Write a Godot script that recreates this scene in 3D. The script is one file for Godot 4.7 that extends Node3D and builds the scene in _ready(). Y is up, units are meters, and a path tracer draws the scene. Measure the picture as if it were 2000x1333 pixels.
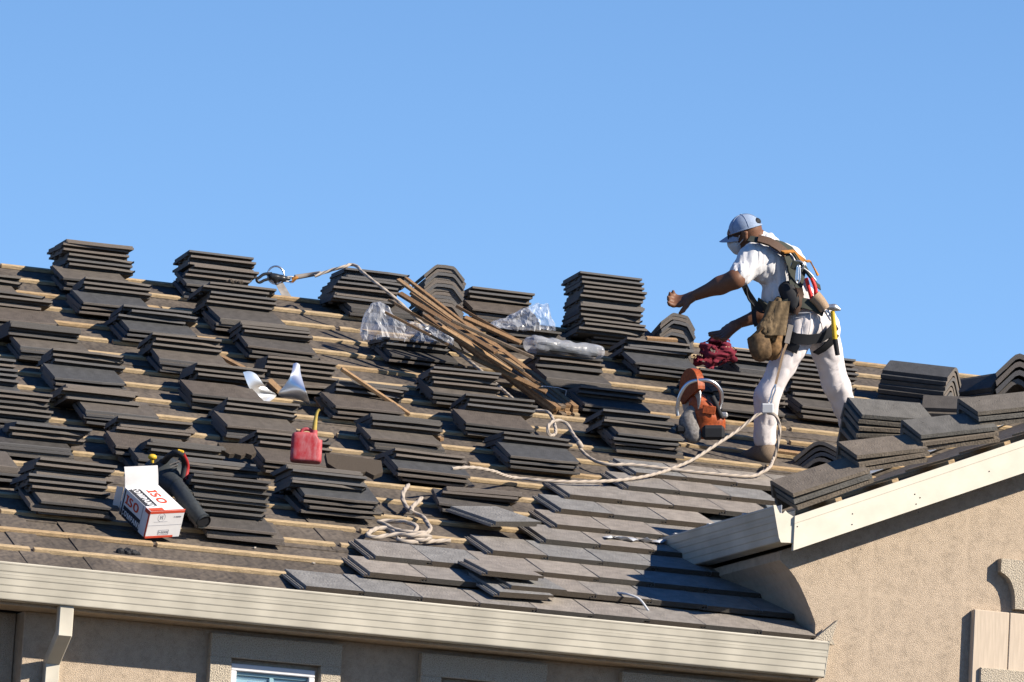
extends Node3D
# A roofer on a half tiled roof: house, loose tile piles, tools and ropes, built in metres with y up.

const TH := 0.391803
const S0 := 0.1589
const CRS := 0.335
const COVER := 0.3048
var UP := Vector3(0, sin(TH), -cos(TH))
var NR := Vector3(0, cos(TH), sin(TH))
var rng := RandomNumberGenerator.new()
var M := {}
var FWD := V(0.319,0.161,-0.934)
var RGT := V(0.942,0.057,0.331)
var UPV := V(-0.106,0.985,0.133)


func V(x: float, y: float, z: float) -> Vector3:
	return Vector3(x, y, z)


func rp(x: float, s: float, h := 0.0) -> Vector3:
	return Vector3(x, 0, 0) + UP * s + NR * h


func _ready() -> void:
	rng.seed = 77
	var cam := Camera3D.new()
	cam.name = "camera"
	cam.transform = Transform3D(Basis(RGT, UPV, -FWD).orthonormalized(), V(-8.527,-3.402,27.760))
	cam.fov = 6.699
	cam.near = 0.5
	cam.far = 6000.0
	add_child(cam)
	cam.current = true
	var env := Environment.new()
	env.background_mode = Environment.BG_SKY
	env.sky = Sky.new()
	env.sky.sky_material = make_sky()
	env.tonemap_mode = Environment.TONE_MAPPER_LINEAR
	env.tonemap_exposure = 1.9
	env.sdfgi_enabled = true
	env.ssao_enabled = true
	env.ssil_enabled = true
	var we := WorldEnvironment.new()
	we.name = "world_environment"
	we.environment = env
	add_child(we)
	var sun := DirectionalLight3D.new()
	sun.name = "sun"
	sun.light_energy = 1.6
	sun.light_color = Color(1.0, 0.955, 0.89)
	sun.light_angular_distance = 0.5
	sun.shadow_enabled = true
	var az := deg_to_rad(46.0)
	var el := deg_to_rad(32.0)
	var to_sun := Vector3(sin(az) * cos(el), sin(el), cos(az) * cos(el))
	sun.look_at_from_position(to_sun * 60.0, Vector3.ZERO)
	add_child(sun)
	make_materials()
	build_ground()
	build_house()
	build_stacks()
	build_trim_piles()
	build_timber()
	build_plastic()
	build_metal()
	build_can()
	build_saw()
	build_blower()
	build_nail_box()
	build_cloth()
	build_anchor_and_ropes()
	build_debris()
	build_person()


func make_sky() -> PanoramaSkyMaterial:
	var w := 256
	var h := 1024
	var im := Image.create_empty(w, h, false, Image.FORMAT_RGBAF)
	for y in h:
		var e := 90.0 - 180.0 * (y + 0.5) / h
		var c := Color(0.11, 0.10, 0.085)
		if e >= -0.6:
			var k := exp(-maxf(e, 0.0) / 11.0)
			c = Color(0.004, 0.050, 0.200).lerp(Color(0.330, 0.602, 0.955), k)
		im.fill_rect(Rect2i(0, y, w, 1), c)
	var m := PanoramaSkyMaterial.new()
	m.panorama = ImageTexture.create_from_image(im)
	return m


# ---------------------------------------------------------------- materials
func noise_tex(sd: int, freq: float, lo: float, hi: float, oct := 4, size := 256, mid := -1.0, tint := Color(1, 1, 1), gain := 0.5) -> NoiseTexture2D:
	var n := FastNoiseLite.new()
	n.seed = sd
	n.frequency = freq
	n.fractal_octaves = oct
	n.fractal_gain = gain
	n.noise_type = FastNoiseLite.TYPE_SIMPLEX_SMOOTH
	var t := NoiseTexture2D.new()
	t.width = size
	t.height = size
	t.seamless = true
	t.noise = n
	var g := Gradient.new()
	g.set_color(0, Color(lo, lo, lo))
	g.set_color(1, Color(hi * tint.r, hi * tint.g, hi * tint.b))
	if mid >= 0.0:
		g.add_point(0.5, Color(mid, mid, mid))
	t.color_ramp = g
	return t


func normal_tex(sd: int, freq: float, strength: float, oct := 3, size := 256) -> NoiseTexture2D:
	var n := FastNoiseLite.new()
	n.seed = sd
	n.frequency = freq
	n.fractal_octaves = oct
	var t := NoiseTexture2D.new()
	t.width = size
	t.height = size
	t.seamless = true
	t.noise = n
	t.as_normal_map = true
	t.bump_strength = strength
	return t


func mat(key: String, c: Color, rough := 0.85, tex: Texture2D = null, scale := Vector3.ONE, nrm: Texture2D = null, nk := 1.0) -> StandardMaterial3D:
	var m := StandardMaterial3D.new()
	m.resource_name = key
	m.albedo_color = c.linear_to_srgb()
	m.roughness = rough
	m.metallic_specular = 0.35
	if tex or nrm:
		m.uv1_triplanar = true
		m.uv1_world_triplanar = true
		m.uv1_scale = scale
	if tex:
		m.albedo_texture = tex
	if nrm:
		m.normal_enabled = true
		m.normal_texture = nrm
		m.normal_scale = nk
	M[key] = m
	return m


func make_materials() -> void:
	var grain := noise_tex(3, 0.06, 0.72, 1.0, 5)
	var speck := noise_tex(5, 0.22, 0.35, 1.0, 3, 256, 0.75)
	var blot := noise_tex(9, 0.012, 0.78, 1.0, 4)
	var fine_n := normal_tex(12, 0.14, 5.0)
	var rough_n := normal_tex(15, 0.22, 14.0)
	var wood := noise_tex(21, 0.03, 0.66, 1.0, 4)
	var dust := noise_tex(33, 0.02, 0.78, 1.0, 5)
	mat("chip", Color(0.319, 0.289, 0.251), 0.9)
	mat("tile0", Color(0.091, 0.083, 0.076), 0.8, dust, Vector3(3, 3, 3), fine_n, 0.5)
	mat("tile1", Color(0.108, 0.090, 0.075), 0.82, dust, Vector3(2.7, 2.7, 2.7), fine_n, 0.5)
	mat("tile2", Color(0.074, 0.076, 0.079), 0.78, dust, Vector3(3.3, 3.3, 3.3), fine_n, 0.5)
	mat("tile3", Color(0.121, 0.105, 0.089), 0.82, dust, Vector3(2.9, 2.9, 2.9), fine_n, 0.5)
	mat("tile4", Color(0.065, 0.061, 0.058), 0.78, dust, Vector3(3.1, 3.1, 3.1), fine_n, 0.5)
	mat("trim0", Color(0.163, 0.145, 0.122), 0.85, dust, Vector3(2.6, 2.6, 2.6), fine_n, 0.5)
	mat("trim1", Color(0.188, 0.158, 0.126), 0.85, dust, Vector3(2.2, 2.2, 2.2), fine_n, 0.5)
	mat("trim2", Color(0.145, 0.140, 0.129), 0.85, dust, Vector3(2.4, 2.4, 2.4), fine_n, 0.5)
	mat("plate_grey", Color(0.30, 0.285, 0.275), 0.7, blot, Vector3(6, 6, 6))
	mat("edge0", Color(0.251, 0.227, 0.205), 0.9, speck, Vector3(7, 7, 7), fine_n, 0.5)
	mat("edge1", Color(0.282, 0.243, 0.212), 0.9, speck, Vector3(6, 6, 6), fine_n, 0.5)
	mat("edge2", Color(0.210, 0.205, 0.205), 0.9, speck, Vector3(8, 8, 8), fine_n, 0.5)
	mat("edge3", Color(0.171, 0.162, 0.155), 0.9, speck, Vector3(7, 7, 7), fine_n, 0.5)
	mat("nose", Color(0.150, 0.122, 0.095), 0.95, speck, Vector3(9, 9, 9), rough_n, 0.8)
	mat("nose_grey", Color(0.135, 0.124, 0.110), 0.95, speck, Vector3(10, 10, 10), rough_n, 0.8)
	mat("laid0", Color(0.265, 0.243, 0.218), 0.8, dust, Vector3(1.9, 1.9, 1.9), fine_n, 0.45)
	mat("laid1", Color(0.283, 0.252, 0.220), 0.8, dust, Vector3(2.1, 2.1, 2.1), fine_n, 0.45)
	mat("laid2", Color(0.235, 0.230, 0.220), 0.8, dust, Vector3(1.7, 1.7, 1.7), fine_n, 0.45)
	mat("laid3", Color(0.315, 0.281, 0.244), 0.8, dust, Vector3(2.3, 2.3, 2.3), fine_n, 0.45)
	mat("felt", Color(0.129, 0.108, 0.089), 0.92, noise_tex(41, 0.008, 0.7, 1.0, 6, 512), Vector3(0.5, 0.5, 0.5), fine_n, 0.4)
	mat("deck", Color(0.228, 0.152, 0.084), 0.9, wood, Vector3(3, 3, 3))
	mat("pine", Color(0.56, 0.42, 0.25), 0.8, wood, Vector3(1.5, 14, 14), fine_n, 0.3)
	mat("pine_b", Color(0.50, 0.355, 0.20), 0.8, wood, Vector3(1.5, 12, 12), fine_n, 0.3)
	mat("strip0", Color(0.288, 0.172, 0.087), 0.8, wood, Vector3(14, 6, 3), fine_n, 0.3)
	mat("strip1", Color(0.213, 0.125, 0.065), 0.8, wood, Vector3(14, 6, 3), fine_n, 0.3)
	mat("strip2", Color(0.385, 0.245, 0.132), 0.8, wood, Vector3(14, 6, 3), fine_n, 0.3)
	mat("strip3", Color(0.40, 0.30, 0.185), 0.8, wood, Vector3(14, 6, 3), fine_n, 0.3)
	mat("strip4", Color(0.19, 0.145, 0.105), 0.8, wood, Vector3(14, 6, 3), fine_n, 0.3)
	mat("cream", Color(0.564, 0.528, 0.439), 0.45, blot, Vector3(0.8, 0.8, 0.8))
	mat("fascia", Color(0.608, 0.566, 0.471), 0.6, noise_tex(52, 0.02, 0.93, 1.0, 4), Vector3(1.2, 1.2, 1.2))
	mat("stucco", Color(0.510, 0.412, 0.311), 0.95, noise_tex(61, 0.0045, 0.78, 1.0, 7, 1024, 0.92, Color(1, 1, 1), 0.9), Vector3(1.9, 1.9, 1.9), normal_tex(62, 0.08, 14.0, 3, 1024), 0.6)
	mat("stucco_trim", Color(0.532, 0.464, 0.365), 0.95, noise_tex(63, 0.1, 0.62, 1.0, 3, 512, 0.92), Vector3(2.6, 2.6, 2.6), normal_tex(64, 0.085, 10.0, 3, 512), 0.8)
	mat("shutter", Color(0.502, 0.418, 0.327), 0.7, noise_tex(65, 0.02, 0.9, 1.0, 4), Vector3(12, 1, 12))
	mat("vinyl", Color(0.593, 0.593, 0.608), 0.4)
	mat("dark_gap", Color(0.012, 0.011, 0.010), 0.9)
	mat("earth", Color(0.11, 0.092, 0.066), 0.95, noise_tex(70, 0.02, 0.6, 1.0, 5), Vector3(0.3, 0.3, 0.3))
	mat("rope", Color(0.456, 0.395, 0.334), 0.9, noise_tex(71, 0.2, 0.75, 1.0, 2), Vector3(20, 20, 20))
	mat("rope_grey", Color(0.319, 0.289, 0.266), 0.9, noise_tex(72, 0.2, 0.7, 1.0, 2), Vector3(20, 20, 20))
	mat("skin", Color(0.165, 0.078, 0.045), 0.5, noise_tex(73, 0.05, 0.85, 1.0, 3), Vector3(6, 6, 6))
	mat("shirt", Color(0.608, 0.608, 0.623), 0.9, noise_tex(74, 0.03, 0.93, 1.0, 4), Vector3(4, 4, 4), normal_tex(75, 0.3, 2.0), 0.3)
	mat("trousers", Color(0.64, 0.60, 0.60), 0.92, noise_tex(76, 0.012, 0.92, 1.0, 4), Vector3(3, 3, 3), normal_tex(77, 0.3, 3.0), 0.3)
	mat("cap", Color(0.292, 0.370, 0.506), 0.9, noise_tex(78, 0.04, 0.85, 1.0, 4), Vector3(6, 6, 6))
	mat("mask", Color(0.471, 0.517, 0.562), 0.9)
	mat("webbing", Color(0.055, 0.062, 0.052), 0.85, noise_tex(79, 0.3, 0.7, 1.0, 2), Vector3(12, 12, 12))
	mat("black", Color(0.016, 0.017, 0.020), 0.7)
	mat("black_gloss", Color(0.02, 0.022, 0.026), 0.3)
	mat("brown_leather", Color(0.099, 0.057, 0.038), 0.7, grain, Vector3(8, 8, 8))
	mat("tan_leather", Color(0.304, 0.175, 0.076), 0.75, noise_tex(81, 0.02, 0.55, 1.0, 5), Vector3(5, 5, 5), fine_n, 0.4)
	mat("hide", Color(0.190, 0.133, 0.072), 0.8, noise_tex(82, 0.02, 0.55, 1.0, 5), Vector3(5, 5, 5), fine_n, 0.4)
	mat("pouch_brown", Color(0.205, 0.129, 0.065), 0.8, noise_tex(83, 0.02, 0.5, 1.0, 5), Vector3(5, 5, 5), fine_n, 0.4)
	mat("pale_leather", Color(0.426, 0.296, 0.190), 0.7, grain, Vector3(8, 8, 8))
	mat("orange_web", Color(0.471, 0.205, 0.042), 0.8, grain, Vector3(9, 9, 9))
	mat("red_grip", Color(0.62, 0.035, 0.03), 0.4)
	mat("yellow", Color(0.547, 0.357, 0.030), 0.45)
	mat("yellow_dirty", Color(0.471, 0.350, 0.084), 0.6, blot, Vector3(5, 5, 5))
	mat("boot", Color(0.235, 0.175, 0.125), 0.85, grain, Vector3(9, 9, 9))
	var steel := mat("steel", Color(0.62, 0.63, 0.65), 0.3)
	steel.metallic = 1.0
	var dull := mat("dull_steel", Color(0.42, 0.42, 0.42), 0.5)
	dull.metallic = 0.9
	var sheet := mat("sheet_metal", Color(0.90, 0.92, 0.94), 0.36)
	sheet.metallic = 0.85
	var fl := mat("valley_metal", Color(0.471, 0.532, 0.608), 0.42, blot, Vector3(2, 2, 2))
	fl.metallic = 0.6
	mat("white_metal", Color(0.427, 0.445, 0.472), 0.4)
	mat("can_red", Color(0.43, 0.22, 0.225), 0.55, can_tex(), Vector3(5.2, 2.2, 5.2))
	mat("saw_orange", Color(0.443, 0.094, 0.027), 0.5, noise_tex(91, 0.03, 0.6, 1.0, 4), Vector3(6, 6, 6))
	mat("saw_dust", Color(0.258, 0.243, 0.236), 0.9, noise_tex(92, 0.03, 0.6, 1.0, 4), Vector3(6, 6, 6))
	mat("plastic_grey", Color(0.045, 0.052, 0.056), 0.6, noise_tex(93, 0.03, 0.7, 1.0, 4), Vector3(6, 6, 6))
	mat("red_plastic", Color(0.319, 0.023, 0.023), 0.5)
	mat("card_white", Color(0.608, 0.608, 0.623), 0.75, noise_tex(94, 0.02, 0.95, 1.0, 3), Vector3(4, 4, 4))
	mat("card_red", Color(0.456, 0.057, 0.027), 0.7)
	mat("card_black", Color(0.022, 0.024, 0.032), 0.7)
	mat("card_grey", Color(0.266, 0.274, 0.304), 0.8)
	mat("cloth_red", Color(0.20, 0.022, 0.040), 0.95, noise_tex(95, 0.03, 0.7, 1.0, 4), Vector3(6, 6, 6))
	mat("blue_film", Color(0.045, 0.13, 0.42), 0.25)
	mat("pale_blue", Color(0.228, 0.365, 0.418), 0.3)
	var gl := StandardMaterial3D.new()
	gl.resource_name = "glass"
	gl.albedo_color = Color(0.75, 0.9, 0.95, 0.12)
	gl.transparency = BaseMaterial3D.TRANSPARENCY_ALPHA
	gl.roughness = 0.03
	M["glass"] = gl
	var film := StandardMaterial3D.new()
	film.resource_name = "film"
	film.albedo_color = Color(0.86, 0.88, 0.92, 0.28)
	film.transparency = BaseMaterial3D.TRANSPARENCY_ALPHA
	film.roughness = 0.26
	film.metallic_specular = 0.8
	M["film"] = film


func can_tex() -> Texture2D:
	return noise_tex(88, 0.02, 1.0, 0.9, 5, 256, -1.0, Color(1.0, 0.20, 0.26), 0.65)


# ---------------------------------------------------------------- mesh helpers
func begin() -> SurfaceTool:
	var st := SurfaceTool.new()
	st.begin(Mesh.PRIMITIVE_TRIANGLES)
	return st


func tri(st: SurfaceTool, a: Vector3, b: Vector3, c: Vector3, out: Vector3) -> void:
	var n := (c - a).cross(b - a)
	if n.length_squared() < 1e-16:
		return
	if n.dot(out) < 0.0:
		var t := b
		b = c
		c = t
		n = -n
	n = n.normalized()
	for p in [a, b, c]:
		st.set_normal(n)
		st.add_vertex(p)


func quad(st: SurfaceTool, a: Vector3, b: Vector3, c: Vector3, d: Vector3, out: Vector3) -> void:
	tri(st, a, b, c, out)
	tri(st, a, c, d, out)


# chamfered box centred at o, axes in b (columns may be any orthonormal basis)
func cbox(st: SurfaceTool, o: Vector3, size: Vector3, b := Basis.IDENTITY, bev := 0.002) -> void:
	var h := size * 0.5
	bev = minf(bev, minf(h.x, minf(h.y, h.z)) * 0.6)
	var ax := [b.x, b.y, b.z]
	var hh := [h.x, h.y, h.z]
	for i in 3:
		var j := (i + 1) % 3
		var k := (i + 2) % 3
		for s in [-1.0, 1.0]:
			var n: Vector3 = ax[i] * s
			var c: Vector3 = o + n * hh[i]
			var u: Vector3 = ax[j] * (hh[j] - bev)
			var w: Vector3 = ax[k] * (hh[k] - bev)
			quad(st, c - u - w, c + u - w, c + u + w, c - u + w, n)
			for s2 in [-1.0, 1.0]:
				var n2: Vector3 = ax[j] * s2
				var e0: Vector3 = o + n * hh[i] + n2 * (hh[j] - bev)
				var e1: Vector3 = o + n * (hh[i] - bev) + n2 * hh[j]
				quad(st, e0 - w, e0 + w, e1 + w, e1 - w, n + n2)
	for sx in [-1.0, 1.0]:
		for sy in [-1.0, 1.0]:
			for sz in [-1.0, 1.0]:
				var x: Vector3 = b.x * sx
				var y: Vector3 = b.y * sy
				var z: Vector3 = b.z * sz
				var p: Vector3 = o + x * (h.x - bev) + y * (h.y - bev) + z * (h.z - bev)
				tri(st, p + x * bev, p + y * bev, p + z * bev, x + y + z)


# closed polygon (in the plane of bx, by) swept along bz from z0 to z1; caps go to st_cap if given
func prism(st: SurfaceTool, poly: PackedVector2Array, o: Vector3, b: Basis, z0: float, z1: float, st_cap: SurfaceTool = null) -> void:
	var cw := Geometry2D.is_polygon_clockwise(poly)
	var n := poly.size()
	for i in n:
		var p := poly[i]
		var q := poly[(i + 1) % n]
		var d := q - p
		var out2 := Vector2(d.y, -d.x) if not cw else Vector2(-d.y, d.x)
		var out := b.x * out2.x + b.y * out2.y
		var a0 := o + b.x * p.x + b.y * p.y
		var a1 := o + b.x * q.x + b.y * q.y
		quad(st, a0 + b.z * z0, a1 + b.z * z0, a1 + b.z * z1, a0 + b.z * z1, out)
	var ids := Geometry2D.triangulate_polygon(poly)
	for i in range(0, ids.size(), 3):
		var t := []
		for j in 3:
			var p := poly[ids[i + j]]
			t.append(o + b.x * p.x + b.y * p.y)
		tri(st_cap if st_cap else st, t[0] + b.z * z1, t[1] + b.z * z1, t[2] + b.z * z1, b.z)
		tri(st, t[0] + b.z * z0, t[1] + b.z * z0, t[2] + b.z * z0, -b.z)


func smooth_path(p: Array, step: float) -> PackedVector3Array:
	var c := Curve3D.new()
	c.bake_interval = step
	for i in p.size():
		var a: Vector3 = p[maxi(i - 1, 0)]
		var d: Vector3 = p[mini(i + 1, p.size() - 1)]
		var t := (d - a) / 6.0
		var l0: float = (p[i] - a).length() / 3.0 if i > 0 else 0.1
		var l1: float = (d - p[i]).length() / 3.0 if i < p.size() - 1 else 0.1
		var dir := t.normalized()
		c.add_point(p[i], -dir * l0, dir * l1)
	return c.get_baked_points()


# round tube with smooth normals; strands > 0 gives the lobes of a laid rope
func tube(st: SurfaceTool, pts: PackedVector3Array, r0: float, r1: float, sides := 10, strands := 0, pitch := 0.03, cap := true) -> void:
	var n := pts.size()
	if n < 2:
		return
	var t0 := (pts[1] - pts[0]).normalized()
	var u := t0.cross(Vector3.UP if absf(t0.y) < 0.9 else Vector3.RIGHT).normalized()
	var rings := []
	var norms := []
	var run := 0.0
	for i in n:
		var t := (pts[mini(i + 1, n - 1)] - pts[maxi(i - 1, 0)]).normalized()
		u = (u - t * u.dot(t)).normalized()
		var w := t.cross(u)
		if i > 0:
			run += pts[i].distance_to(pts[i - 1])
		var r := lerpf(r0, r1, float(i) / (n - 1))
		var ring := PackedVector3Array()
		var nn := PackedVector3Array()
		for k in sides:
			var a := TAU * k / sides
			var d := u * cos(a) + w * sin(a)
			var m := 1.0
			var nd := d
			if strands > 0:
				var ph := strands * a + TAU * run / pitch
				m = 0.80 + 0.30 * absf(cos(ph * 0.5))
				nd = (d + (u * -sin(a) + w * cos(a)) * 0.5 * sin(ph) + t * 0.6 * sin(ph)).normalized()
			ring.append(pts[i] + d * r * m)
			nn.append(nd)
		rings.append(ring)
		norms.append(nn)
	for i in n - 1:
		for k in sides:
			var k2 := (k + 1) % sides
			var q := [[rings[i][k], norms[i][k]], [rings[i][k2], norms[i][k2]], [rings[i + 1][k2], norms[i + 1][k2]], [rings[i + 1][k], norms[i + 1][k]]]
			smooth_quad(st, q)
	if cap:
		for e in [0, n - 1]:
			var t := (pts[0] - pts[1]) if e == 0 else (pts[n - 1] - pts[n - 2])
			for k in sides:
				tri(st, pts[e], rings[e][k], rings[e][(k + 1) % sides], t)


func smooth_quad(st: SurfaceTool, q: Array) -> void:
	for t in [[0, 1, 2], [0, 2, 3]]:
		var a: Vector3 = q[t[0]][0]
		var b: Vector3 = q[t[1]][0]
		var c: Vector3 = q[t[2]][0]
		var n := (c - a).cross(b - a)
		var order = t
		if n.dot(q[t[0]][1] + q[t[1]][1] + q[t[2]][1]) < 0.0:
			order = [t[0], t[2], t[1]]
		for i in order:
			st.set_normal(q[i][1])
			st.add_vertex(q[i][0])


# grid of points with smooth normals, seen from both sides with thickness th along the normal
func sheet(st: SurfaceTool, g: Array, th := 0.0015) -> void:
	var nu := g.size()
	var nv: int = g[0].size()
	var nr := []
	for i in nu:
		var row := []
		for j in nv:
			var du: Vector3 = g[mini(i + 1, nu - 1)][j] - g[maxi(i - 1, 0)][j]
			var dv: Vector3 = g[i][mini(j + 1, nv - 1)] - g[i][maxi(j - 1, 0)]
			row.append(du.cross(dv).normalized())
		nr.append(row)
	for s in [1.0, -1.0]:
		for i in nu - 1:
			for j in nv - 1:
				var q := []
				for c in [[i, j], [i + 1, j], [i + 1, j + 1], [i, j + 1]]:
					var n: Vector3 = nr[c[0]][c[1]] * s
					q.append([g[c[0]][c[1]] + n * th * 0.5, n])
				smooth_quad(st, q)
	for i in nu - 1:
		for j in [0, nv - 1]:
			var a: Vector3 = g[i][j]
			var b: Vector3 = g[i + 1][j]
			var h0: Vector3 = nr[i][j] * th * 0.5
			var h1: Vector3 = nr[i + 1][j] * th * 0.5
			quad(st, a - h0, a + h0, b + h1, b - h1, a - g[i][1 if j == 0 else nv - 2])
	for j in nv - 1:
		for i in [0, nu - 1]:
			var a: Vector3 = g[i][j]
			var b: Vector3 = g[i][j + 1]
			var h0: Vector3 = nr[i][j] * th * 0.5
			var h1: Vector3 = nr[i][j + 1] * th * 0.5
			quad(st, a - h0, a + h0, b + h1, b - h1, a - g[1 if i == 0 else nu - 2][j])


func ellipsoid(st: SurfaceTool, o: Vector3, b: Basis, r: Vector3, nu := 14, nv := 9, v0 := 0.0, v1 := 1.0) -> void:
	for i in nv:
		for k in nu:
			var q := []
			for c in [[i, k], [i, k + 1], [i + 1, k + 1], [i + 1, k]]:
				var th: float = PI * lerpf(v0, v1, float(c[0]) / nv)
				var ph: float = TAU * c[1] / nu
				var d := Vector3(sin(th) * cos(ph), cos(th), sin(th) * sin(ph))
				var p := o + b.x * d.x * r.x + b.y * d.y * r.y + b.z * d.z * r.z
				var n := (b.x * d.x / r.x + b.y * d.y / r.y + b.z * d.z / r.z).normalized()
				q.append([p, n])
			smooth_quad(st, q)


# smooth union of tapered capsules [a, b, ra, rb], meshed as surface nets
func blob(st: SurfaceTool, bones: Array, cell: float, k := 28.0, noise: FastNoiseLite = null, amp := 0.0, stretch := Vector3.ONE, flat := false) -> void:
	var lo := Vector3(1e9, 1e9, 1e9)
	var hi := -lo
	for bn in bones:
		for e in 2:
			var r: float = bn[2 + e] + 4.0 * cell
			lo = lo.min(bn[e] - Vector3(r, r, r))
			hi = hi.max(bn[e] + Vector3(r, r, r))
	var nx := int((hi.x - lo.x) / cell) + 2
	var ny := int((hi.y - lo.y) / cell) + 2
	var nz := int((hi.z - lo.z) / cell) + 2
	var f := PackedFloat32Array()
	f.resize(nx * ny * nz)
	var reach := maxf(3.0 * cell, 3.2 / k)
	for bn in bones:
		var a: Vector3 = bn[0]
		var ab: Vector3 = bn[1] - a
		var ra: float = bn[2]
		var dr: float = bn[3] - ra
		var inv := 1.0 / maxf(ab.length_squared(), 1e-9)
		var r := maxf(ra, ra + dr) + reach
		var l := ((a.min(bn[1]) - Vector3(r, r, r) - lo) / cell).max(Vector3.ZERO)
		var h := (a.max(bn[1]) + Vector3(r, r, r) - lo) / cell
		for z in range(int(l.z), mini(int(h.z) + 1, nz)):
			for y in range(int(l.y), mini(int(h.y) + 1, ny)):
				var base := (z * ny + y) * nx
				for x in range(int(l.x), mini(int(h.x) + 1, nx)):
					var p := lo + Vector3(x, y, z) * cell - a
					var t := clampf(p.dot(ab) * inv, 0.0, 1.0)
					var d := (p - ab * t).length() - (ra + dr * t)
					if d < reach:
						f[base + x] += exp(-k * d)
	for i in f.size():
		var s := f[i]
		f[i] = -log(s) / k if s > 1e-9 else 0.5
	if noise:
		for z in nz:
			for y in ny:
				for x in nx:
					var i := (z * ny + y) * nx + x
					if absf(f[i]) < 3.0 * cell:
						var p := (lo + Vector3(x, y, z) * cell) * stretch
						f[i] += amp * noise.get_noise_3dv(p)
	var idx := {}
	var pts := PackedVector3Array()
	var nrm := PackedVector3Array()
	var off := [0, 1, nx, nx + 1, nx * ny, nx * ny + 1, nx * ny + nx, nx * ny + nx + 1]
	var cor := [Vector3(0, 0, 0), Vector3(1, 0, 0), Vector3(0, 1, 0), Vector3(1, 1, 0), Vector3(0, 0, 1), Vector3(1, 0, 1), Vector3(0, 1, 1), Vector3(1, 1, 1)]
	var edges := [[0, 1], [2, 3], [4, 5], [6, 7], [0, 2], [1, 3], [4, 6], [5, 7], [0, 4], [1, 5], [2, 6], [3, 7]]
	for z in nz - 1:
		for y in ny - 1:
			for x in nx - 1:
				var i := (z * ny + y) * nx + x
				if absf(f[i]) > 2.5 * cell:
					continue
				var neg := 0
				for o in off:
					if f[i + o] < 0.0:
						neg += 1
				if neg == 0 or neg == 8:
					continue
				var sum := Vector3.ZERO
				var cnt := 0
				for e in edges:
					var v0 := f[i + off[e[0]]]
					var v1 := f[i + off[e[1]]]
					if (v0 < 0.0) != (v1 < 0.0):
						sum += cor[e[0]].lerp(cor[e[1]], v0 / (v0 - v1))
						cnt += 1
				idx[i] = pts.size()
				pts.append(lo + (Vector3(x, y, z) + sum / cnt) * cell)
				var g := Vector3(f[i + 1] - f[i] + f[i + off[7]] - f[i + off[6]], f[i + nx] - f[i] + f[i + off[7]] - f[i + off[5]], f[i + nx * ny] - f[i] + f[i + off[7]] - f[i + off[3]])
				nrm.append(g.normalized())
	var stp := [1, nx, nx * ny]
	for i in idx:
		for ax in 3:
			if (f[i] < 0.0) == (f[i + stp[ax]] < 0.0):
				continue
			var b: int = stp[(ax + 1) % 3]
			var c: int = stp[(ax + 2) % 3]
			if not (idx.has(i - b) and idx.has(i - c) and idx.has(i - b - c)):
				continue
			var q := []
			for v in [i, i - b, i - b - c, i - c]:
				q.append([pts[idx[v]], nrm[idx[v]]])
			if flat:
				tri(st, q[0][0], q[1][0], q[2][0], q[0][1] + q[1][1] + q[2][1])
				tri(st, q[0][0], q[2][0], q[3][0], q[0][1] + q[2][1] + q[3][1])
			else:
				smooth_quad(st, q)


func obj(called: String, st, m, parent: Node = self, at := Vector3.ZERO) -> MeshInstance3D:
	var o := MeshInstance3D.new()
	o.name = called
	if st is SurfaceTool:
		st.index()
		o.mesh = st.commit()
	else:
		o.mesh = st
	o.material_override = M[m] if m is String else m
	o.position = at
	parent.add_child(o, true)
	return o


func thing(called: String, label: String, category: String, group := "", at := Vector3.ZERO) -> Node3D:
	var o := Node3D.new()
	o.name = called
	o.position = at
	add_child(o, true)
	tag(o, label, category, group)
	return o


func tag(o: Node, label: String, category: String, group := "") -> void:
	o.set_meta("label", label)
	o.set_meta("category", category)
	if group:
		o.set_meta("group", group)


func ribbon(st: SurfaceTool, pts: Array, width: float, th := 0.004) -> void:
	# pts: [[position, outward normal], ...]
	var g := []
	for i in pts.size():
		var t: Vector3 = (pts[mini(i + 1, pts.size() - 1)][0] - pts[maxi(i - 1, 0)][0]).normalized()
		var n: Vector3 = pts[i][1]
		var s := t.cross(n).normalized() * width * 0.5
		g.append([pts[i][0] - s, pts[i][0], pts[i][0] + s])
	sheet(st, g, th)


func basis_from(x: Vector3, y_hint: Vector3) -> Basis:
	x = x.normalized()
	var z := x.cross(y_hint).normalized()
	return Basis(x, z.cross(x), z)


# ---------------------------------------------------------------- ground and house
const FS := Vector3(-0.085, -0.043, 0.25)
const GT := 0.418


func build_ground() -> void:
	var st := begin()
	var e := 2500.0
	var n := 12
	for i in n:
		for j in n:
			var a := Vector3(-e + 2 * e * i / n, -5.3, -e + 2 * e * j / n)
			var w := 2 * e / n
			quad(st, a, a + Vector3(w, 0, 0), a + Vector3(w, 0, w), a + Vector3(0, 0, w), Vector3.UP)
	var o := obj("ground", st, "earth")
	o.set_meta("kind", "structure")
	tag(o, "bare light brown earth around the house under construction", "ground")


func slab(st: SurfaceTool, c: Array, down: Vector3) -> void:
	var up := -down
	quad(st, c[0], c[1], c[2], c[3], up)
	quad(st, c[0] + down, c[1] + down, c[2] + down, c[3] + down, down)
	var m: Vector3 = (c[0] + c[1] + c[2] + c[3]) / 4.0
	for i in 4:
		var a: Vector3 = c[i]
		var b: Vector3 = c[(i + 1) % 4]
		quad(st, a, b, b + down, a + down, (a + b) * 0.5 - m)


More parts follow.
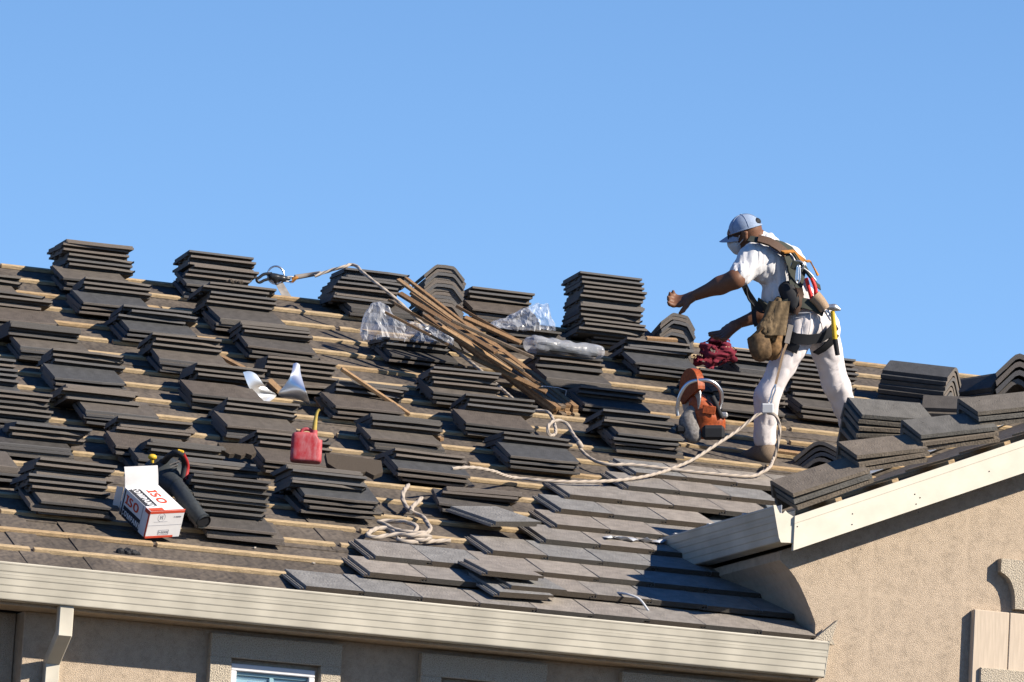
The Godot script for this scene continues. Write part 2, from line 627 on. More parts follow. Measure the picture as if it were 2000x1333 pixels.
func tile_poly() -> PackedVector2Array:
	return PackedVector2Array([Vector2(-0.030, 0), Vector2(-0.030, 0.013), Vector2(-0.026, 0.013), Vector2(-0.024, 0.006), Vector2(-0.017, 0.006), Vector2(-0.015, 0.014), Vector2(-0.010, 0.014), Vector2(-0.008, 0.006),
		Vector2(0, 0.006), Vector2(0.001, 0.025), Vector2(0.003, 0.027), Vector2(0.2995, 0.027), Vector2(0.3020, 0.0245), Vector2(0.3020, 0.0150), Vector2(0.274, 0.0150), Vector2(0.272, 0)])


var tile_meshes := []


# a flat interlocking roof tile: x across the cover, y up, nose towards +z, origin at the nose's left lower corner
func make_tiles() -> void:
	for v in 5:
		var poly := tile_poly()
		for i in poly.size():
			if poly[i].y > 0.02:
				poly[i].y += rng.randf_range(-0.0008, 0.0008)
		var st := begin()
		var cap := begin()
		prism(st, poly, Vector3.ZERO, Basis.IDENTITY, -0.41, 0.0, cap)
		# hanging lugs under the head
		cbox(st, Vector3(0.08, -0.006, -0.395), Vector3(0.03, 0.014, 0.02), Basis.IDENTITY, 0.002)
		cbox(st, Vector3(0.20, -0.006, -0.395), Vector3(0.03, 0.014, 0.02), Basis.IDENTITY, 0.002)
		st.index()
		var m := st.commit()
		cap.index()
		m = cap.commit(m)
		tile_meshes.append(m)


var stack_meshes := []


# the tile as it lies in a pile: surface 0 its weathered faces, surface 1 its pale rough edges
func make_stack_tiles() -> void:
	for v in 4:
		var poly := PackedVector2Array([Vector2(-0.030, 0), Vector2(-0.030, 0.013), Vector2(-0.026, 0.013), Vector2(-0.024, 0.006), Vector2(-0.017, 0.006), Vector2(-0.015, 0.014), Vector2(-0.010, 0.014), Vector2(-0.008, 0.006),
			Vector2(0, 0.006), Vector2(0.001, 0.025), Vector2(0.003, 0.027), Vector2(0.3008, 0.027), Vector2(0.3020, 0.0258), Vector2(0.3020, 0.0142), Vector2(0.262, 0.0142), Vector2(0.260, 0)])
		var body := begin()
		var edge := begin()
		var n := poly.size()
		var segs := 3
		var bow: float = [0.0, 0.0012, -0.0012, 0.0005][v]
		for k in segs:
			for i in n:
				var p := poly[i]
				var q := poly[(i + 1) % n]
				var d := q - p
				var out := Vector3(-d.y, d.x, 0)
				var z0 := -0.41 * k / segs
				var z1 := -0.41 * (k + 1) / segs
				var b0: float = bow * sin(PI * k / segs)
				var b1: float = bow * sin(PI * (k + 1) / segs)
				var st: SurfaceTool = edge if (i in [0, 1, 8, 9, 11, 12]) else body
				var c0 := -0.022 if v == 3 and k == 0 and p.x > 0.29 else 0.0
				var c1 := -0.022 if v == 3 and k == 0 and q.x > 0.29 else 0.0
				quad(st, V(p.x + c0, p.y + b0, z0), V(q.x + c1, q.y + b0, z0), V(q.x, q.y + b1, z1), V(p.x, p.y + b1, z1), out)
		var ids := Geometry2D.triangulate_polygon(poly)
		for i in range(0, ids.size(), 3):
			var a := poly[ids[i]]
			var b := poly[ids[i + 1]]
			var c := poly[ids[i + 2]]
			tri(edge, V(a.x, a.y, 0), V(b.x, b.y, 0), V(c.x, c.y, 0), V(0, 0, 1))
			tri(edge, V(a.x, a.y, -0.41), V(b.x, b.y, -0.41), V(c.x, c.y, -0.41), V(0, 0, -1))
		cbox(body, Vector3(0.08, -0.006, -0.395), Vector3(0.03, 0.014, 0.02), Basis.IDENTITY, 0.002)
		cbox(body, Vector3(0.20, -0.006, -0.395), Vector3(0.03, 0.014, 0.02), Basis.IDENTITY, 0.002)
		body.index()
		var m := body.commit()
		edge.index()
		stack_meshes.append(edge.commit(m))


func put_tile(parent: Node, b: Basis, o: Vector3, body: String, nose: String) -> MeshInstance3D:
	var t := MeshInstance3D.new()
	t.name = "roof_tile"
	t.mesh = tile_meshes[rng.randi() % 5]
	t.set_surface_override_material(0, M[body])
	t.set_surface_override_material(1, M[nose])
	t.transform = Transform3D(b, o)
	parent.add_child(t, true)
	return t


func valley_x(z: float) -> float:
	return 2.40 - (z + 1.40) / 1.012


func build_house() -> void:
	make_tiles()
	make_stack_tiles()
	var house := thing("house", "tan stucco house with a half tiled roof and a front gable on the right", "house")
	# ---- main roof
	var st := begin()
	var dn := -NR * 0.14
	slab(st, [rp(-7, -0.17), rp(2.66, -0.17), rp(2.66, 6.62), rp(-7, 6.62)], dn)
	slab(st, [rp(2.66, 0.02), rp(13.5, 0.02), rp(13.5, 6.62), rp(2.66, 6.62)], dn)
	var rz := rp(0, 6.62).z
	var ry := rp(0, 6.62).y
	slab(st, [V(-7, ry, rz), V(13.5, ry, rz), V(13.5, ry - 2.7, rz - 6.5), V(-7, ry - 2.7, rz - 6.5)], Vector3(0, -0.13, 0.05))
	var roof := obj("main_roof", st, "felt", house)
	var s := -0.17
	var i := 0
	while s < 6.6:
		var s1 := minf(s + 0.97, 6.60)
		var f := begin()
		var poly := PackedVector2Array([Vector2(s, -0.02), Vector2(s, 0.009), Vector2(s1, 0.003), Vector2(s1, -0.02)])
		var x1 := 2.64 if s < 0.0 else 12.0
		prism(f, poly, Vector3(-7, 0, 0), Basis(UP, NR, Vector3(1, 0, 0)), 0.0, x1 + 7.0)
		obj("underlayment_strip", f, "felt", roof)
		s += 0.905
		i += 1
	for q in [[-1.45, -0.1, 0.82], [-1.12, -0.1, 0.78], [0.35, 0.75, 1.6], [-0.2, 1.66, 2.5], [1.1, 3.5, 4.3], [-0.6, 4.4, 5.2]]:
		var f := begin()
		cbox(f, rp(q[0], (q[1] + q[2]) * 0.5, 0.0105), V(0.16, 0.0022, q[2] - q[1]), Basis(Vector3(1, 0, 0), NR, -UP), 0.001)
		obj("underlayment_lap", f, "felt", roof)
	# battens, in lengths with gaps
	var xl := [-0.105, 0.318, 0.441, 1.178, 1.574, 1.739, 1.866, 2.021, 2.473, 2.625]
	for k in 20:
		var x := -6.8
		var sk := S0 + k * CRS
		var xe: float = xl[k] + 0.04 if k < 10 else valley_x(rp(0, sk).z) + 0.1
		if k == 19:
			xe = 8.5
		while x < xe - 0.05:
			var l := rng.randf_range(0.9, 2.4)
			var x2 := minf(x + l, xe)
			if x2 > -2.6:
				var b := begin()
				var yaw := rng.randf_range(-0.004, 0.004)
				var bs := Basis(Vector3(1, 0, 0), NR, -UP).rotated(NR, yaw)
				cbox(b, rp((x + x2) * 0.5, sk + rng.randf_range(-0.006, 0.006), 0.016), Vector3(x2 - x, 0.022, 0.038), bs, 0.0025)
				obj("batten", b, "pine" if rng.randf() < 0.7 else "pine_b", roof)
			x = x2 + rng.randf_range(0.012, 0.035)
	# laid tiles
	var dl := 0.081
	for j in range(-1, 9):
		var x: float = xl[j + 1] - 0.031
		var sn := S0 + (j - 0.07) * CRS
		var zlim := rp(0, sn).z
		var xend := 2.60 if zlim > -1.35 else valley_x(zlim) - 0.02
		while x < xend:
			var d := dl + rng.randf_range(-0.006, 0.006)
			var zb := (-UP * cos(d) + NR * sin(d))
			var yb := (NR * cos(d) + UP * sin(d))
			var b := Basis(Vector3(1, 0, 0), yb, zb).rotated(NR, rng.randf_range(-0.006, 0.006))
			var drop := 0.012 if j == -1 else 0.0
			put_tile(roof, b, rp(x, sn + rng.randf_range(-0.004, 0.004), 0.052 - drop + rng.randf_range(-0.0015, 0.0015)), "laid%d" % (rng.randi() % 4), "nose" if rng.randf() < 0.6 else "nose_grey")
			x += COVER
	# ---- eave gutter of the main roof
	var gp := PackedVector2Array()
	var prof := gutter_profile()
	st = begin()
	prism(st, prof, FS, Basis(Vector3(0, 0, 1), Vector3(0, 1, 0), Vector3(1, 0, 0)), -7.0, 2.742)
	var gut := obj("gutter", st, "cream", house)
	st = begin()
	prism(st, PackedVector2Array([Vector2(0.004, 0.003), Vector2(-0.122, 0.003), Vector2(-0.122, -0.180), Vector2(-0.044, -0.184), Vector2(-0.036, -0.16), Vector2(-0.012, -0.06)]), FS, Basis(Vector3(0, 0, 1), Vector3(0, 1, 0), Vector3(1, 0, 0)), 2.7425, 2.747)
	obj("end_cap", st, "cream", gut)
	# fascia board behind it and the soffit
	st = begin()
	cbox(st, FS + V(-2.15, -0.085, -0.136), V(9.7, 0.17, 0.024), Basis.IDENTITY, 0.002)
	obj("fascia_board", st, "cream", house)
	st = begin()
	cbox(st, FS + V(-2.15, -0.186, -0.245), V(9.7, 0.02, 0.24), Basis.IDENTITY, 0.002)
	obj("soffit", st, "stucco", house)
	# ---- walls
	st = begin()
	cbox(st, FS + V(0.652, -2.72, -0.47), V(4.116, 5.05, 0.30), Basis.IDENTITY, 0.004)
	obj("wall", st, "stucco", house)
	st = begin()
	cbox(st, FS + V(-4.26, -2.72, -0.62), V(5.70, 5.05, 0.30), Basis.IDENTITY, 0.004)
	cbox(st, FS + V(-4.2, -2.72, -6.0), V(5.6, 4.9, 10.0), Basis.IDENTITY, 0.01)
	cbox(st, FS + V(3.0, -2.9, -6.6), V(20.0, 4.6, 11.0), Basis.IDENTITY, 0.01)
	obj("wall", st, "stucco", house)
	# gable body with the coved eave
	var ry2 := 0.605 + GT * (6.6 - 2.485)
	var poly := PackedVector2Array([Vector2(2.712, -5.25), Vector2(2.712, 0.10), Vector2(2.706, 0.115), Vector2(2.690, 0.150), Vector2(2.665, 0.200), Vector2(2.642, 0.242), Vector2(2.618, 0.285), Vector2(2.588, 0.327), Vector2(2.556, 0.362), Vector2(2.520, 0.392), Vector2(2.497, 0.41),
		Vector2(2.497, 0.455), Vector2(6.6, ry2 - 0.13), Vector2(10.7, 0.455), Vector2(10.5, 0.1), Vector2(10.5, -5.25)])
	st = begin()
	prism(st, poly, FS, Basis(Vector3(1, 0, 0), Vector3(0, 1, 0), Vector3(0, 0, 1)), -6.5, -0.12)
	obj("gable_wall", st, "stucco", house)
	# gable roof
	st = begin()
	var gn := Vector3(-GT, 1, 0).normalized()
	var gy := func(x: float) -> float: return 0.605 + GT * (x - 2.485)
	slab(st, [FS + V(2.462, gy.call(2.462), 0.066), FS + V(6.6, gy.call(6.6), 0.066), FS + V(6.6, gy.call(6.6), -6.2), FS + V(2.462, gy.call(2.462), -1.95)], -gn * 0.09)
	slab(st, [FS + V(10.74, gy.call(2.462), 0.066), FS + V(6.6, gy.call(6.6), 0.066), FS + V(6.6, gy.call(6.6), -6.2), FS + V(10.74, gy.call(2.462), -1.95)], -Vector3(GT, 1, 0).normalized() * 0.09)
	var groof := obj("gable_roof", st, "felt", house)
	for k in 12:
		var u := 0.28 + k * 0.335
		var b := begin()
		var c := FS + V(2.485 + u * cos(atan(GT)), 0.605 + u * sin(atan(GT)), -0.6) + gn * 0.014
		cbox(b, c, V(0.038, 0.024, 1.30), Basis(V(cos(atan(GT)), sin(atan(GT)), 0), gn, V(0, 0, 1)), 0.002)
		obj("batten", b, "pine_b", groof)
	# rake boards
	for side in [1.0, -1.0]:
		st = begin()
		var x0 := 2.485 if side > 0 else 10.715
		var pr := PackedVector2Array([Vector2(x0, 0.436), Vector2(x0, 0.606), Vector2(6.6, ry2 + 0.003), Vector2(6.6, ry2 - 0.172)])
		prism(st, pr, FS, Basis(Vector3(1, 0, 0), Vector3(0, 1, 0), Vector3(0, 0, 1)), 0.068, 0.094)
		var rk := obj("rake_board", st, "fascia", house)
		st = begin()
		var cap := PackedVector2Array([Vector2(x0 - 0.002, 0.574), Vector2(x0 - 0.002, 0.612), Vector2(6.6, ry2 + 0.009), Vector2(6.6, ry2 - 0.029)])
		prism(st, cap, FS, Basis(Vector3(1, 0, 0), Vector3(0, 1, 0), Vector3(0, 0, 1)), 0.060, 0.0975)
		obj("drip_edge", st, "fascia", rk)
		if side > 0:
			st = begin()
			for p in [[2.50, 0.56], [2.502, 0.585], [2.80, 0.655], [2.80, 0.60], [3.14, 0.79], [3.15, 0.74], [3.165, 0.70], [3.17, 0.775], [3.55, 0.95]]:
				cbox(st, FS + V(p[0], p[1], 0.0945), V(0.006, 0.006, 0.004), Basis.IDENTITY, 0.001)
			obj("nail_heads", st, "dark_gap", rk)
	# gutter along the gable's left eave
	st = begin()
	prism(st, prof, FS + V(2.371, 0.656, 0), Basis(Vector3(-1, 0, 0), Vector3(0, 1, 0), Vector3(0, 0, 1)), -1.95, 0.078)
	gut = obj("gutter", st, "cream", house)
	st = begin()
	var ec := PackedVector2Array([Vector2(0.003, 0.004), Vector2(-0.012, 0.004), Vector2(-0.020, -0.012), Vector2(-0.034, -0.034), Vector2(-0.052, -0.034), Vector2(-0.064, -0.018), Vector2(-0.078, -0.03), Vector2(-0.110, -0.045), Vector2(-0.122, -0.06), Vector2(-0.116, -0.180), Vector2(-0.048, -0.184), Vector2(-0.036, -0.16), Vector2(-0.012, -0.06)])
	prism(st, ec, FS + V(2.371, 0.656, 0), Basis(Vector3(-1, 0, 0), Vector3(0, 1, 0), Vector3(0, 0, 1)), 0.0785, 0.082)
	obj("end_cap", st, "fascia", gut)
	st = begin()
	cbox(st, FS + V(2.458, 0.655, -0.98), V(0.004, 0.052, 1.9), Basis.IDENTITY, 0.001)
	for k in 3:
		cbox(st, FS + V(2.415, 0.660, -0.35 - k * 0.5), V(0.09, 0.006, 0.03), Basis.IDENTITY, 0.001)
	obj("eave_flashing", st, "white_metal", house)
	# valley flashing, a V of pale metal where the slopes meet, and its crinkled lower edge
	st = begin()
	var g := []
	for k in 30:
		var z := -1.2 - k * 0.125
		var xv := valley_x(z)
		var p := Vector3(xv, -z * tan(TH) + 0.006, z)
		g.append([p + V(-0.20, 0.004, 0.0), p + V(-0.09, 0.012, 0.0), p, p + V(0.10, 0.10 * GT + 0.012, 0.0)])
	sheet(st, g, 0.002)
	var vf := obj("valley_flashing", st, "valley_metal", house)
	st = begin()
	g = []
	var pr2 := [[1125, 0], [0, 0]]
	for k in 15:
		var t := k / 14.0
		var p := rp(1.93 + t * 0.42, 1.36 + t * 0.02, 0.062 - t * 0.0)
		var w := 0.012 * sin(t * 19.0) + 0.006 * sin(t * 41.0)
		g.append([p + NR * (0.002 + absf(w) * 0.5), p - UP * (0.05 - 0.02 * t) + NR * (0.014 + w), p - UP * (0.085 - 0.05 * absf(sin(t * 9.0))) + NR * (0.022 - w * 0.6)])
	sheet(st, g, 0.0015)
	obj("crinkled_edge", st, "white_metal", vf)
	# kick-out flashing at the eave end
	st = begin()
	prism(st, PackedVector2Array([Vector2(2.655, -0.01), Vector2(2.80, 0.118), Vector2(2.775, 0.02), Vector2(2.79, -0.01)]), FS, Basis(Vector3(1, 0, 0), Vector3(0, 1, 0), Vector3(0, 0, 1)), -0.075, -0.035)
	obj("kick_out_flashing", st, "stucco_trim", house)
	# ---- downspout
	st = begin()
	var q := FS + V(-1.296, -0.18, -0.27)
	cbox(st, FS + V(-1.262, -0.255, -0.085), V(0.072, 0.155, 0.055), Basis.IDENTITY, 0.004)
	var dsp := obj("downspout", st, "cream", house)
	st = begin()
	var a0 := FS + V(-1.262, -0.315, -0.085)
	var a1 := FS + V(-1.262, -0.435, -0.275)
	var dz := (a1 - a0).normalized()
	cbox(st, (a0 + a1) * 0.5, V(0.0725, (a1 - a0).length() + 0.03, 0.052), Basis(V(1, 0, 0), dz, V(1, 0, 0).cross(dz)), 0.004)
	obj("elbow", st, "cream", dsp)
	st = begin()
	cbox(st, FS + V(-1.262, -2.90, -0.284), V(0.072, 4.95, 0.055), Basis.IDENTITY, 0.004)
	obj("lower_pipe", st, "cream", dsp)
	# ---- window surrounds, windows
	for w in [[-0.457, 0.227], [0.648, 1.322], [1.727, 2.40]]:
		var xa: float = w[0]
		var xb: float = w[1]
		var top := -0.222
		var wl := xa + 0.112
		var wr := xb - 0.132
		var wt := top - 0.142
		st = begin()
		var yb := -1.65
		for r in [[xa, xb, top, wt + 0.026], [xa, wl - 0.0, wt + 0.026, yb], [wr + 0.026, xb, wt + 0.026, yb], [xa, xb, yb, yb - 0.15]]:
			cbox(st, FS + V((r[0] + r[1]) * 0.5, (r[2] + r[3]) * 0.5, -0.293), V(r[1] - r[0], r[2] - r[3], 0.055), Basis.IDENTITY, 0.004)
		obj("window_surround", st, "stucco_trim", house)
		st = begin()
		var zf := -0.297
		for r in [[wl, wr, wt, wt - 0.036], [wl, wl + 0.032, wt - 0.036, yb], [wr - 0.032, wr, wt - 0.036, yb]]:
			cbox(st, FS + V((r[0] + r[1]) * 0.5, (r[2] + r[3]) * 0.5, zf), V(r[1] - r[0], r[2] - r[3], 0.045), Basis.IDENTITY, 0.004)
		var wf := obj("window", st, "vinyl", house)
		st = begin()
		var wm := (wl + wr) * 0.5
		for r in [[wl + 0.034, wr - 0.034, wt - 0.037, wt - 0.055], [wm - 0.012, wm + 0.012, wt - 0.055, yb]]:
			cbox(st, FS + V((r[0] + r[1]) * 0.5, (r[2] + r[3]) * 0.5, zf - 0.008), V(r[1] - r[0], r[2] - r[3], 0.02), Basis.IDENTITY, 0.003)
		obj("sash", st, "pale_blue", wf)
		for r in [[wl + 0.10, wm - 0.014], [wm + 0.014, wr - 0.075]]:
			st = begin()
			cbox(st, FS + V((r[0] + r[1]) * 0.5, (wt - 0.08 + yb) * 0.5, zf - 0.016), V(r[1] - r[0], wt - 0.08 - yb, 0.004), Basis.IDENTITY, 0.001)
			obj("protective_film", st, "blue_film", wf)
		st = begin()
		cbox(st, FS + V(wm, (wt - 0.056 + yb) * 0.5, zf - 0.012), V(wr - wl - 0.07, wt - 0.056 - yb, 0.003), Basis.IDENTITY, 0.001)
		obj("pane", st, "glass", wf)
		st = begin()
		cbox(st, FS + V(wm, (wt - 0.056 + yb) * 0.5, zf - 0.022), V(wr - wl - 0.07, wt - 0.056 - yb, 0.003), Basis.IDENTITY, 0.001)
		obj("backing", st, "pale_blue", wf)
	# ---- shutter and bracket on the gable wall
	st = begin()
	cbox(st, FS + V(3.673, -0.55, -0.094), V(0.198, 1.6, 0.048), Basis.IDENTITY, 0.004)
	cbox(st, FS + V(3.873, -0.55, -0.094), V(0.196, 1.6, 0.048), Basis.IDENTITY, 0.004)
	cbox(st, FS + V(4.073, -0.55, -0.094), V(0.198, 1.6, 0.048), Basis.IDENTITY, 0.004)
	var sh := obj("shutter", st, "shutter", house)
	st = begin()
	cbox(st, FS + V(3.88, -0.089, -0.060), V(0.53, 0.078, 0.02), Basis.IDENTITY, 0.003)
	obj("cross_batten", st, "stucco_trim", sh)
	st = begin()
	var br := PackedVector2Array([Vector2(3.712, 0.528), Vector2(3.712, 0.458), Vector2(3.735, 0.447), Vector2(3.758, 0.430), Vector2(3.776, 0.405), Vector2(3.790, 0.372), Vector2(3.798, 0.330), Vector2(3.801, 0.272), Vector2(4.7, 0.272), Vector2(4.7, 0.528)])
	prism(st, br, FS, Basis(Vector3(1, 0, 0), Vector3(0, 1, 0), Vector3(0, 0, 1)), -0.118, -0.066)
	obj("scrolled_window_head", st, "stucco_trim", house)


# cross section of the ogee gutter: x outwards, y up, origin at its outer lip
func gutter_profile() -> PackedVector2Array:
	var p := PackedVector2Array([Vector2(-0.006, 0.0), Vector2(0.0, 0.0), Vector2(0.0015, -0.006), Vector2(0.0, -0.012)])
	var n := 5
	for i in n:
		var y0 := -0.014 - i * 0.033
		var x0 := -0.001 - i * 0.0085
		p.append(Vector2(x0 - 0.0008, y0))
		p.append(Vector2(x0 - 0.0058, y0 - 0.0290))
		p.append(Vector2(x0 - 0.0068, y0 - 0.0296))
		p.append(Vector2(x0 - 0.0072, y0 - 0.0318))
	p.append(Vector2(-0.047, -0.1805))
	p.append(Vector2(-0.118, -0.1805))
	p.append(Vector2(-0.121, -0.012))
	p.append(Vector2(-0.118, -0.012))
	p.append(Vector2(-0.115, -0.177))
	p.append(Vector2(-0.052, -0.177))
	p.append(Vector2(-0.012, -0.06))
	p.append(Vector2(-0.008, -0.012))
	return p


# ---------------------------------------------------------------- piles of loose tiles
func build_stacks() -> void:
	var data := [
		["tallest pile of dark tiles at the far left of the ridge, in three tiers",[[-0.012,5.941,0.118,3,0.0,0.00],[0.035,6.210,0.211,3,22.0,0.00],[0.016,6.246,0.292,3,22.0,0.00]]],
		["second ridge pile from the left, level and square, left of the ring anchor",[[0.775,6.156,0.118,3,0.0,0.00],[0.817,6.342,0.287,6,25.9,0.00]]],
		["pile cut by the left picture edge, just below the far left ridge pile",[[-0.816,5.251,0.118,3,0.0,0.00],[-0.786,5.542,0.183,2,22.9,0.00]]],
		["pile just below the far left ridge pile, grey tile face beneath three edges",[[-0.037,5.351,0.118,3,0.0,0.00],[0.012,5.627,0.209,3,24.9,0.00]]],
		["pile of thin level tiles left of the ring anchor, topped by mortar crumbs",[[0.783,5.308,0.118,3,0.0,0.00],[0.783,5.660,0.260,5,26.9,0.00]]],
		["pile at the left edge in the third row down from the ridge",[[-0.750,4.686,0.118,3,0.0,0.00],[-0.785,5.000,0.210,3,23.9,0.00]]],
		["pile two rows below the far left ridge pile, second from the left",[[0.090,4.786,0.118,3,0.0,0.00],[0.108,5.013,0.208,3,25.9,0.00]]],
		["pile in the fourth row down at the left, its wide brown face in full sun",[[-0.684,4.046,0.118,3,0.0,0.00],[-0.734,4.288,0.210,3,22.9,0.00]]],
		["pile below the one with mortar crumbs, left of the torn shadow from the strips",[[0.820,4.706,0.118,3,0.0,0.00],[0.825,4.949,0.209,3,24.9,0.00]]],
		["pile at the upper end of a short loose batten, upslope of the bent metal",[[0.135,4.113,0.118,3,0.0,0.00],[0.145,4.371,0.208,3,26.9,0.00]]],
		["pile in the fifth row down, second from the left picture edge",[[-0.626,3.405,0.118,3,0.0,0.00],[-0.591,3.714,0.210,3,23.9,0.00]]],
		["tall pile of level tiles half cut by the left edge at mid height",[[-1.330,2.889,0.118,3,0.0,0.00],[-1.338,3.124,0.261,5,25.9,0.00]]],
		["pile directly left of the bent metal flashing",[[0.139,3.372,0.118,3,0.0,0.00],[0.243,3.742,0.210,3,22.9,0.00]]],
		["bluish faced pile three rows straight up the slope from the nail box",[[-0.611,2.717,0.118,3,0.0,0.00],[-0.694,2.932,0.209,3,24.9,0.00]]],
		["pile of tapering tiles cut by the left edge above the lower left piles",[[-1.262,2.438,0.088,2,0.0,0.00],[-1.285,2.512,0.236,5,21.4,0.00]]],
		["pile three below the leaf blower's row, between the box and the bent metal",[[-0.601,2.015,0.118,3,0.0,0.00],[-0.547,2.315,0.210,3,23.9,0.00]]],
		["pile straight below the bent metal, left of and above the red fuel can",[[0.195,2.744,0.118,3,0.0,0.00],[0.225,3.009,0.208,3,25.9,0.00]]],
		["skewed pile at the left edge, upslope of the one beside the box",[[-1.253,1.916,0.088,2,0.0,0.00],[-1.176,2.055,0.184,3,17.4,0.00]]],
		["pile partly hidden right behind the leaf blower",[[-0.545,1.796,0.118,3,0.0,0.00],[-0.467,1.920,0.209,3,24.9,0.00]]],
		["low pile right of the leaf blower handle, carrying a broken tile",[[-0.288,1.794,0.088,2,0.0,0.00],[-0.284,1.810,0.155,2,21.4,0.00]]],
		["three tier pile touching the left side of the white nail box",[[-1.305,0.739,0.118,3,0.0,0.00],[-1.328,0.905,0.211,3,22.0,0.00],[-1.300,0.935,0.292,3,22.0,0.00]]],
		["pile at the left edge nearest the gutter, mostly out of the picture",[[-1.682,1.313,0.118,3,0.0,0.00]]],
		["tall pile right of the leaf blower nozzle",[[-0.446,0.671,0.088,2,0.0,0.00],[-0.482,0.914,0.295,7,17.4,0.00]]],
		["pile between the two upright horns of bent metal and the ridge",[[0.800,3.950,0.088,2,0.0,0.20],[0.759,4.099,0.211,4,19.4,0.00]]],
		["pile crossed by the long loose stick, lower face in the sun",[[1.001,3.448,0.118,3,0.0,0.00],[1.076,3.742,0.208,3,26.9,0.00]]],
		["pile below the lower end of the long loose stick",[[1.033,2.798,0.118,3,0.0,0.00],[1.072,3.012,0.210,3,23.9,0.00]]],
		["pile directly behind the red fuel can",[[0.233,2.061,0.118,3,0.0,0.00],[0.256,2.337,0.208,3,25.9,0.00]]],
		["tall pile directly in front of the red fuel can",[[0.240,1.302,0.147,4,0.0,0.00],[0.189,1.457,0.265,4,24.5,0.00]]],
		["pile striped by the shadows of the wooden strips",[[1.768,4.058,0.118,3,0.0,0.00],[1.786,4.197,0.236,4,24.9,0.00]]],
		["pile just left of the cut ends of the strip bundle",[[1.770,3.396,0.118,3,0.0,0.00],[1.857,3.729,0.208,3,26.9,0.00]]],
		["pile left of the fanned tiles, up the slope from the coiled rope",[[1.031,2.179,0.118,3,0.0,0.00],[1.031,2.357,0.183,2,23.9,0.00]]],
		["fanned pile of skewed tiles above the coiled rope, crossed by the rope at its top",[[1.103,1.630,0.088,2,0.0,-0.12],[1.146,1.759,0.155,2,20.4,-0.16]]],
		["pile below the rope knot, with a wide clean face above three edges",[[1.842,2.732,0.118,3,0.0,0.00],[1.856,3.010,0.183,2,22.9,0.00]]],
		["pile directly left of the orange saw",[[2.664,3.413,0.147,4,0.0,0.00],[2.627,3.578,0.237,3,26.5,0.00]]],
		["shaded pile behind the cut ends of the strip bundle",[[2.750,4.290,0.088,2,0.0,0.00],[2.781,4.459,0.155,2,21.4,0.00]]],
		["pile right of the curved ridge pieces, behind the strip bundle",[[2.697,6.381,0.118,3,0.0,0.00],[2.709,6.604,0.210,3,23.9,0.00]]],
		["tallest straight pile of all, against the sky near the middle",[[3.400,6.114,0.118,3,0.0,0.00],[3.279,6.201,0.471,13,25.9,0.00]]],
		["low pile under the upper sheet of clear plastic",[[2.733,5.759,0.088,2,0.0,0.00],[2.699,5.831,0.156,2,17.4,0.00]]],
		["pile under the clear plastic that wraps a dark package",[[2.665,4.701,0.118,3,0.0,0.00],[2.652,4.966,0.209,3,24.9,0.00]]],
		["pile with a bare chip of wood on top, left of the red cloth",[[3.458,5.401,0.118,3,0.0,0.00],[3.450,5.667,0.208,3,26.9,0.00]]],
		["pile just right of the red cloth, partly behind the tool pouch",[[4.159,5.540,0.118,3,0.0,0.00],[4.172,5.689,0.210,3,23.9,0.00]]],
		["pile behind the orange saw, directly below the red cloth",[[3.697,4.878,0.118,3,0.0,0.00],[3.708,5.043,0.208,3,25.9,0.00]]],
		["level pile right of the orange saw, behind the front leg",[[3.734,4.558,0.088,2,0.0,0.00],[3.752,4.740,0.212,4,17.4,0.00]]],
		["tall pile behind the worker's rear leg",[[4.294,4.727,0.118,3,0.0,0.00],[4.289,5.043,0.368,9,24.9,0.00]]],
		["ridge pile carrying the safety rope over its top corner",[[1.839,6.134,0.088,2,0.0,0.00],[1.744,6.283,0.182,3,21.4,0.00],[1.799,6.341,0.290,4,22.0,0.00]]],
		["pile under the crumpled plastic left of the strips",[[1.770,5.010,0.088,2,0.0,0.00],[1.756,5.153,0.156,2,18.4,0.00]]]]
	for d in data:
		var root := thing("tile_stack", d[0], "tile stack", "stacks of loose roof tiles set out on the main roof")
		var first := true
		for gi in d[1].size():
			var g: Array = d[1][gi]
			var a := deg_to_rad(g[4])
			var yaw: float = g[5] + rng.randf_range(-0.025, 0.025)
			var dep := (UP * cos(a) - NR * sin(a)).normalized()
			var nor := (NR * cos(a) + UP * sin(a)).normalized()
			var along := Vector3(1, 0, 0).rotated(nor, yaw)
			dep = dep.rotated(nor, yaw)
			var p0 := rp(g[0], g[1], g[2])
			if first:
				root.position = rp(g[0], g[1], 0.03)
				first = false
			var lean := rng.randf_range(-0.010, 0.012)
			var shade := rng.randi() % 5
			for i in int(g[3]):
				var o: Vector3 = p0 - nor * (0.0292 * i + 0.027)
				o += along * (lean * ((i % 4) - 1.0) + rng.randf_range(-0.017, 0.017)) + dep * rng.randf_range(-0.010, 0.010)
				var tw := rng.randf_range(-0.032, 0.032)
				if rng.randf() < 0.14:
					tw *= 2.4
				if rng.randf() < 0.12 and i > 0 and i < int(g[3]) - 1:
					o += along * rng.randf_range(-0.06, 0.06) - dep * rng.randf_range(0.0, 0.03)
				var rock := rng.randf_range(-0.005, 0.005)
				var al := along.rotated(nor, tw).rotated(dep, rock)
				var de := dep.rotated(nor, tw)
				var no := de.cross(al).normalized()
				if no.dot(nor) < 0.0:
					no = -no
				de = al.cross(no) if al.cross(no).dot(dep) > 0 else no.cross(al)
				# long side towards the viewer: tile x axis runs from back to front or front to back
				var b: Basis
				var org: Vector3
				if rng.randf() < 0.8:
					b = Basis(-de, no, al)            # tile's right edge in front, nose to the right
					org = o + al * 0.40 + de * 0.302
				else:
					b = Basis(de, no, -al)           # tile's left edge in front
					org = o + de * 0.03
				var body := "tile%d" % (shade if rng.randf() < 0.55 else rng.randi() % 5)
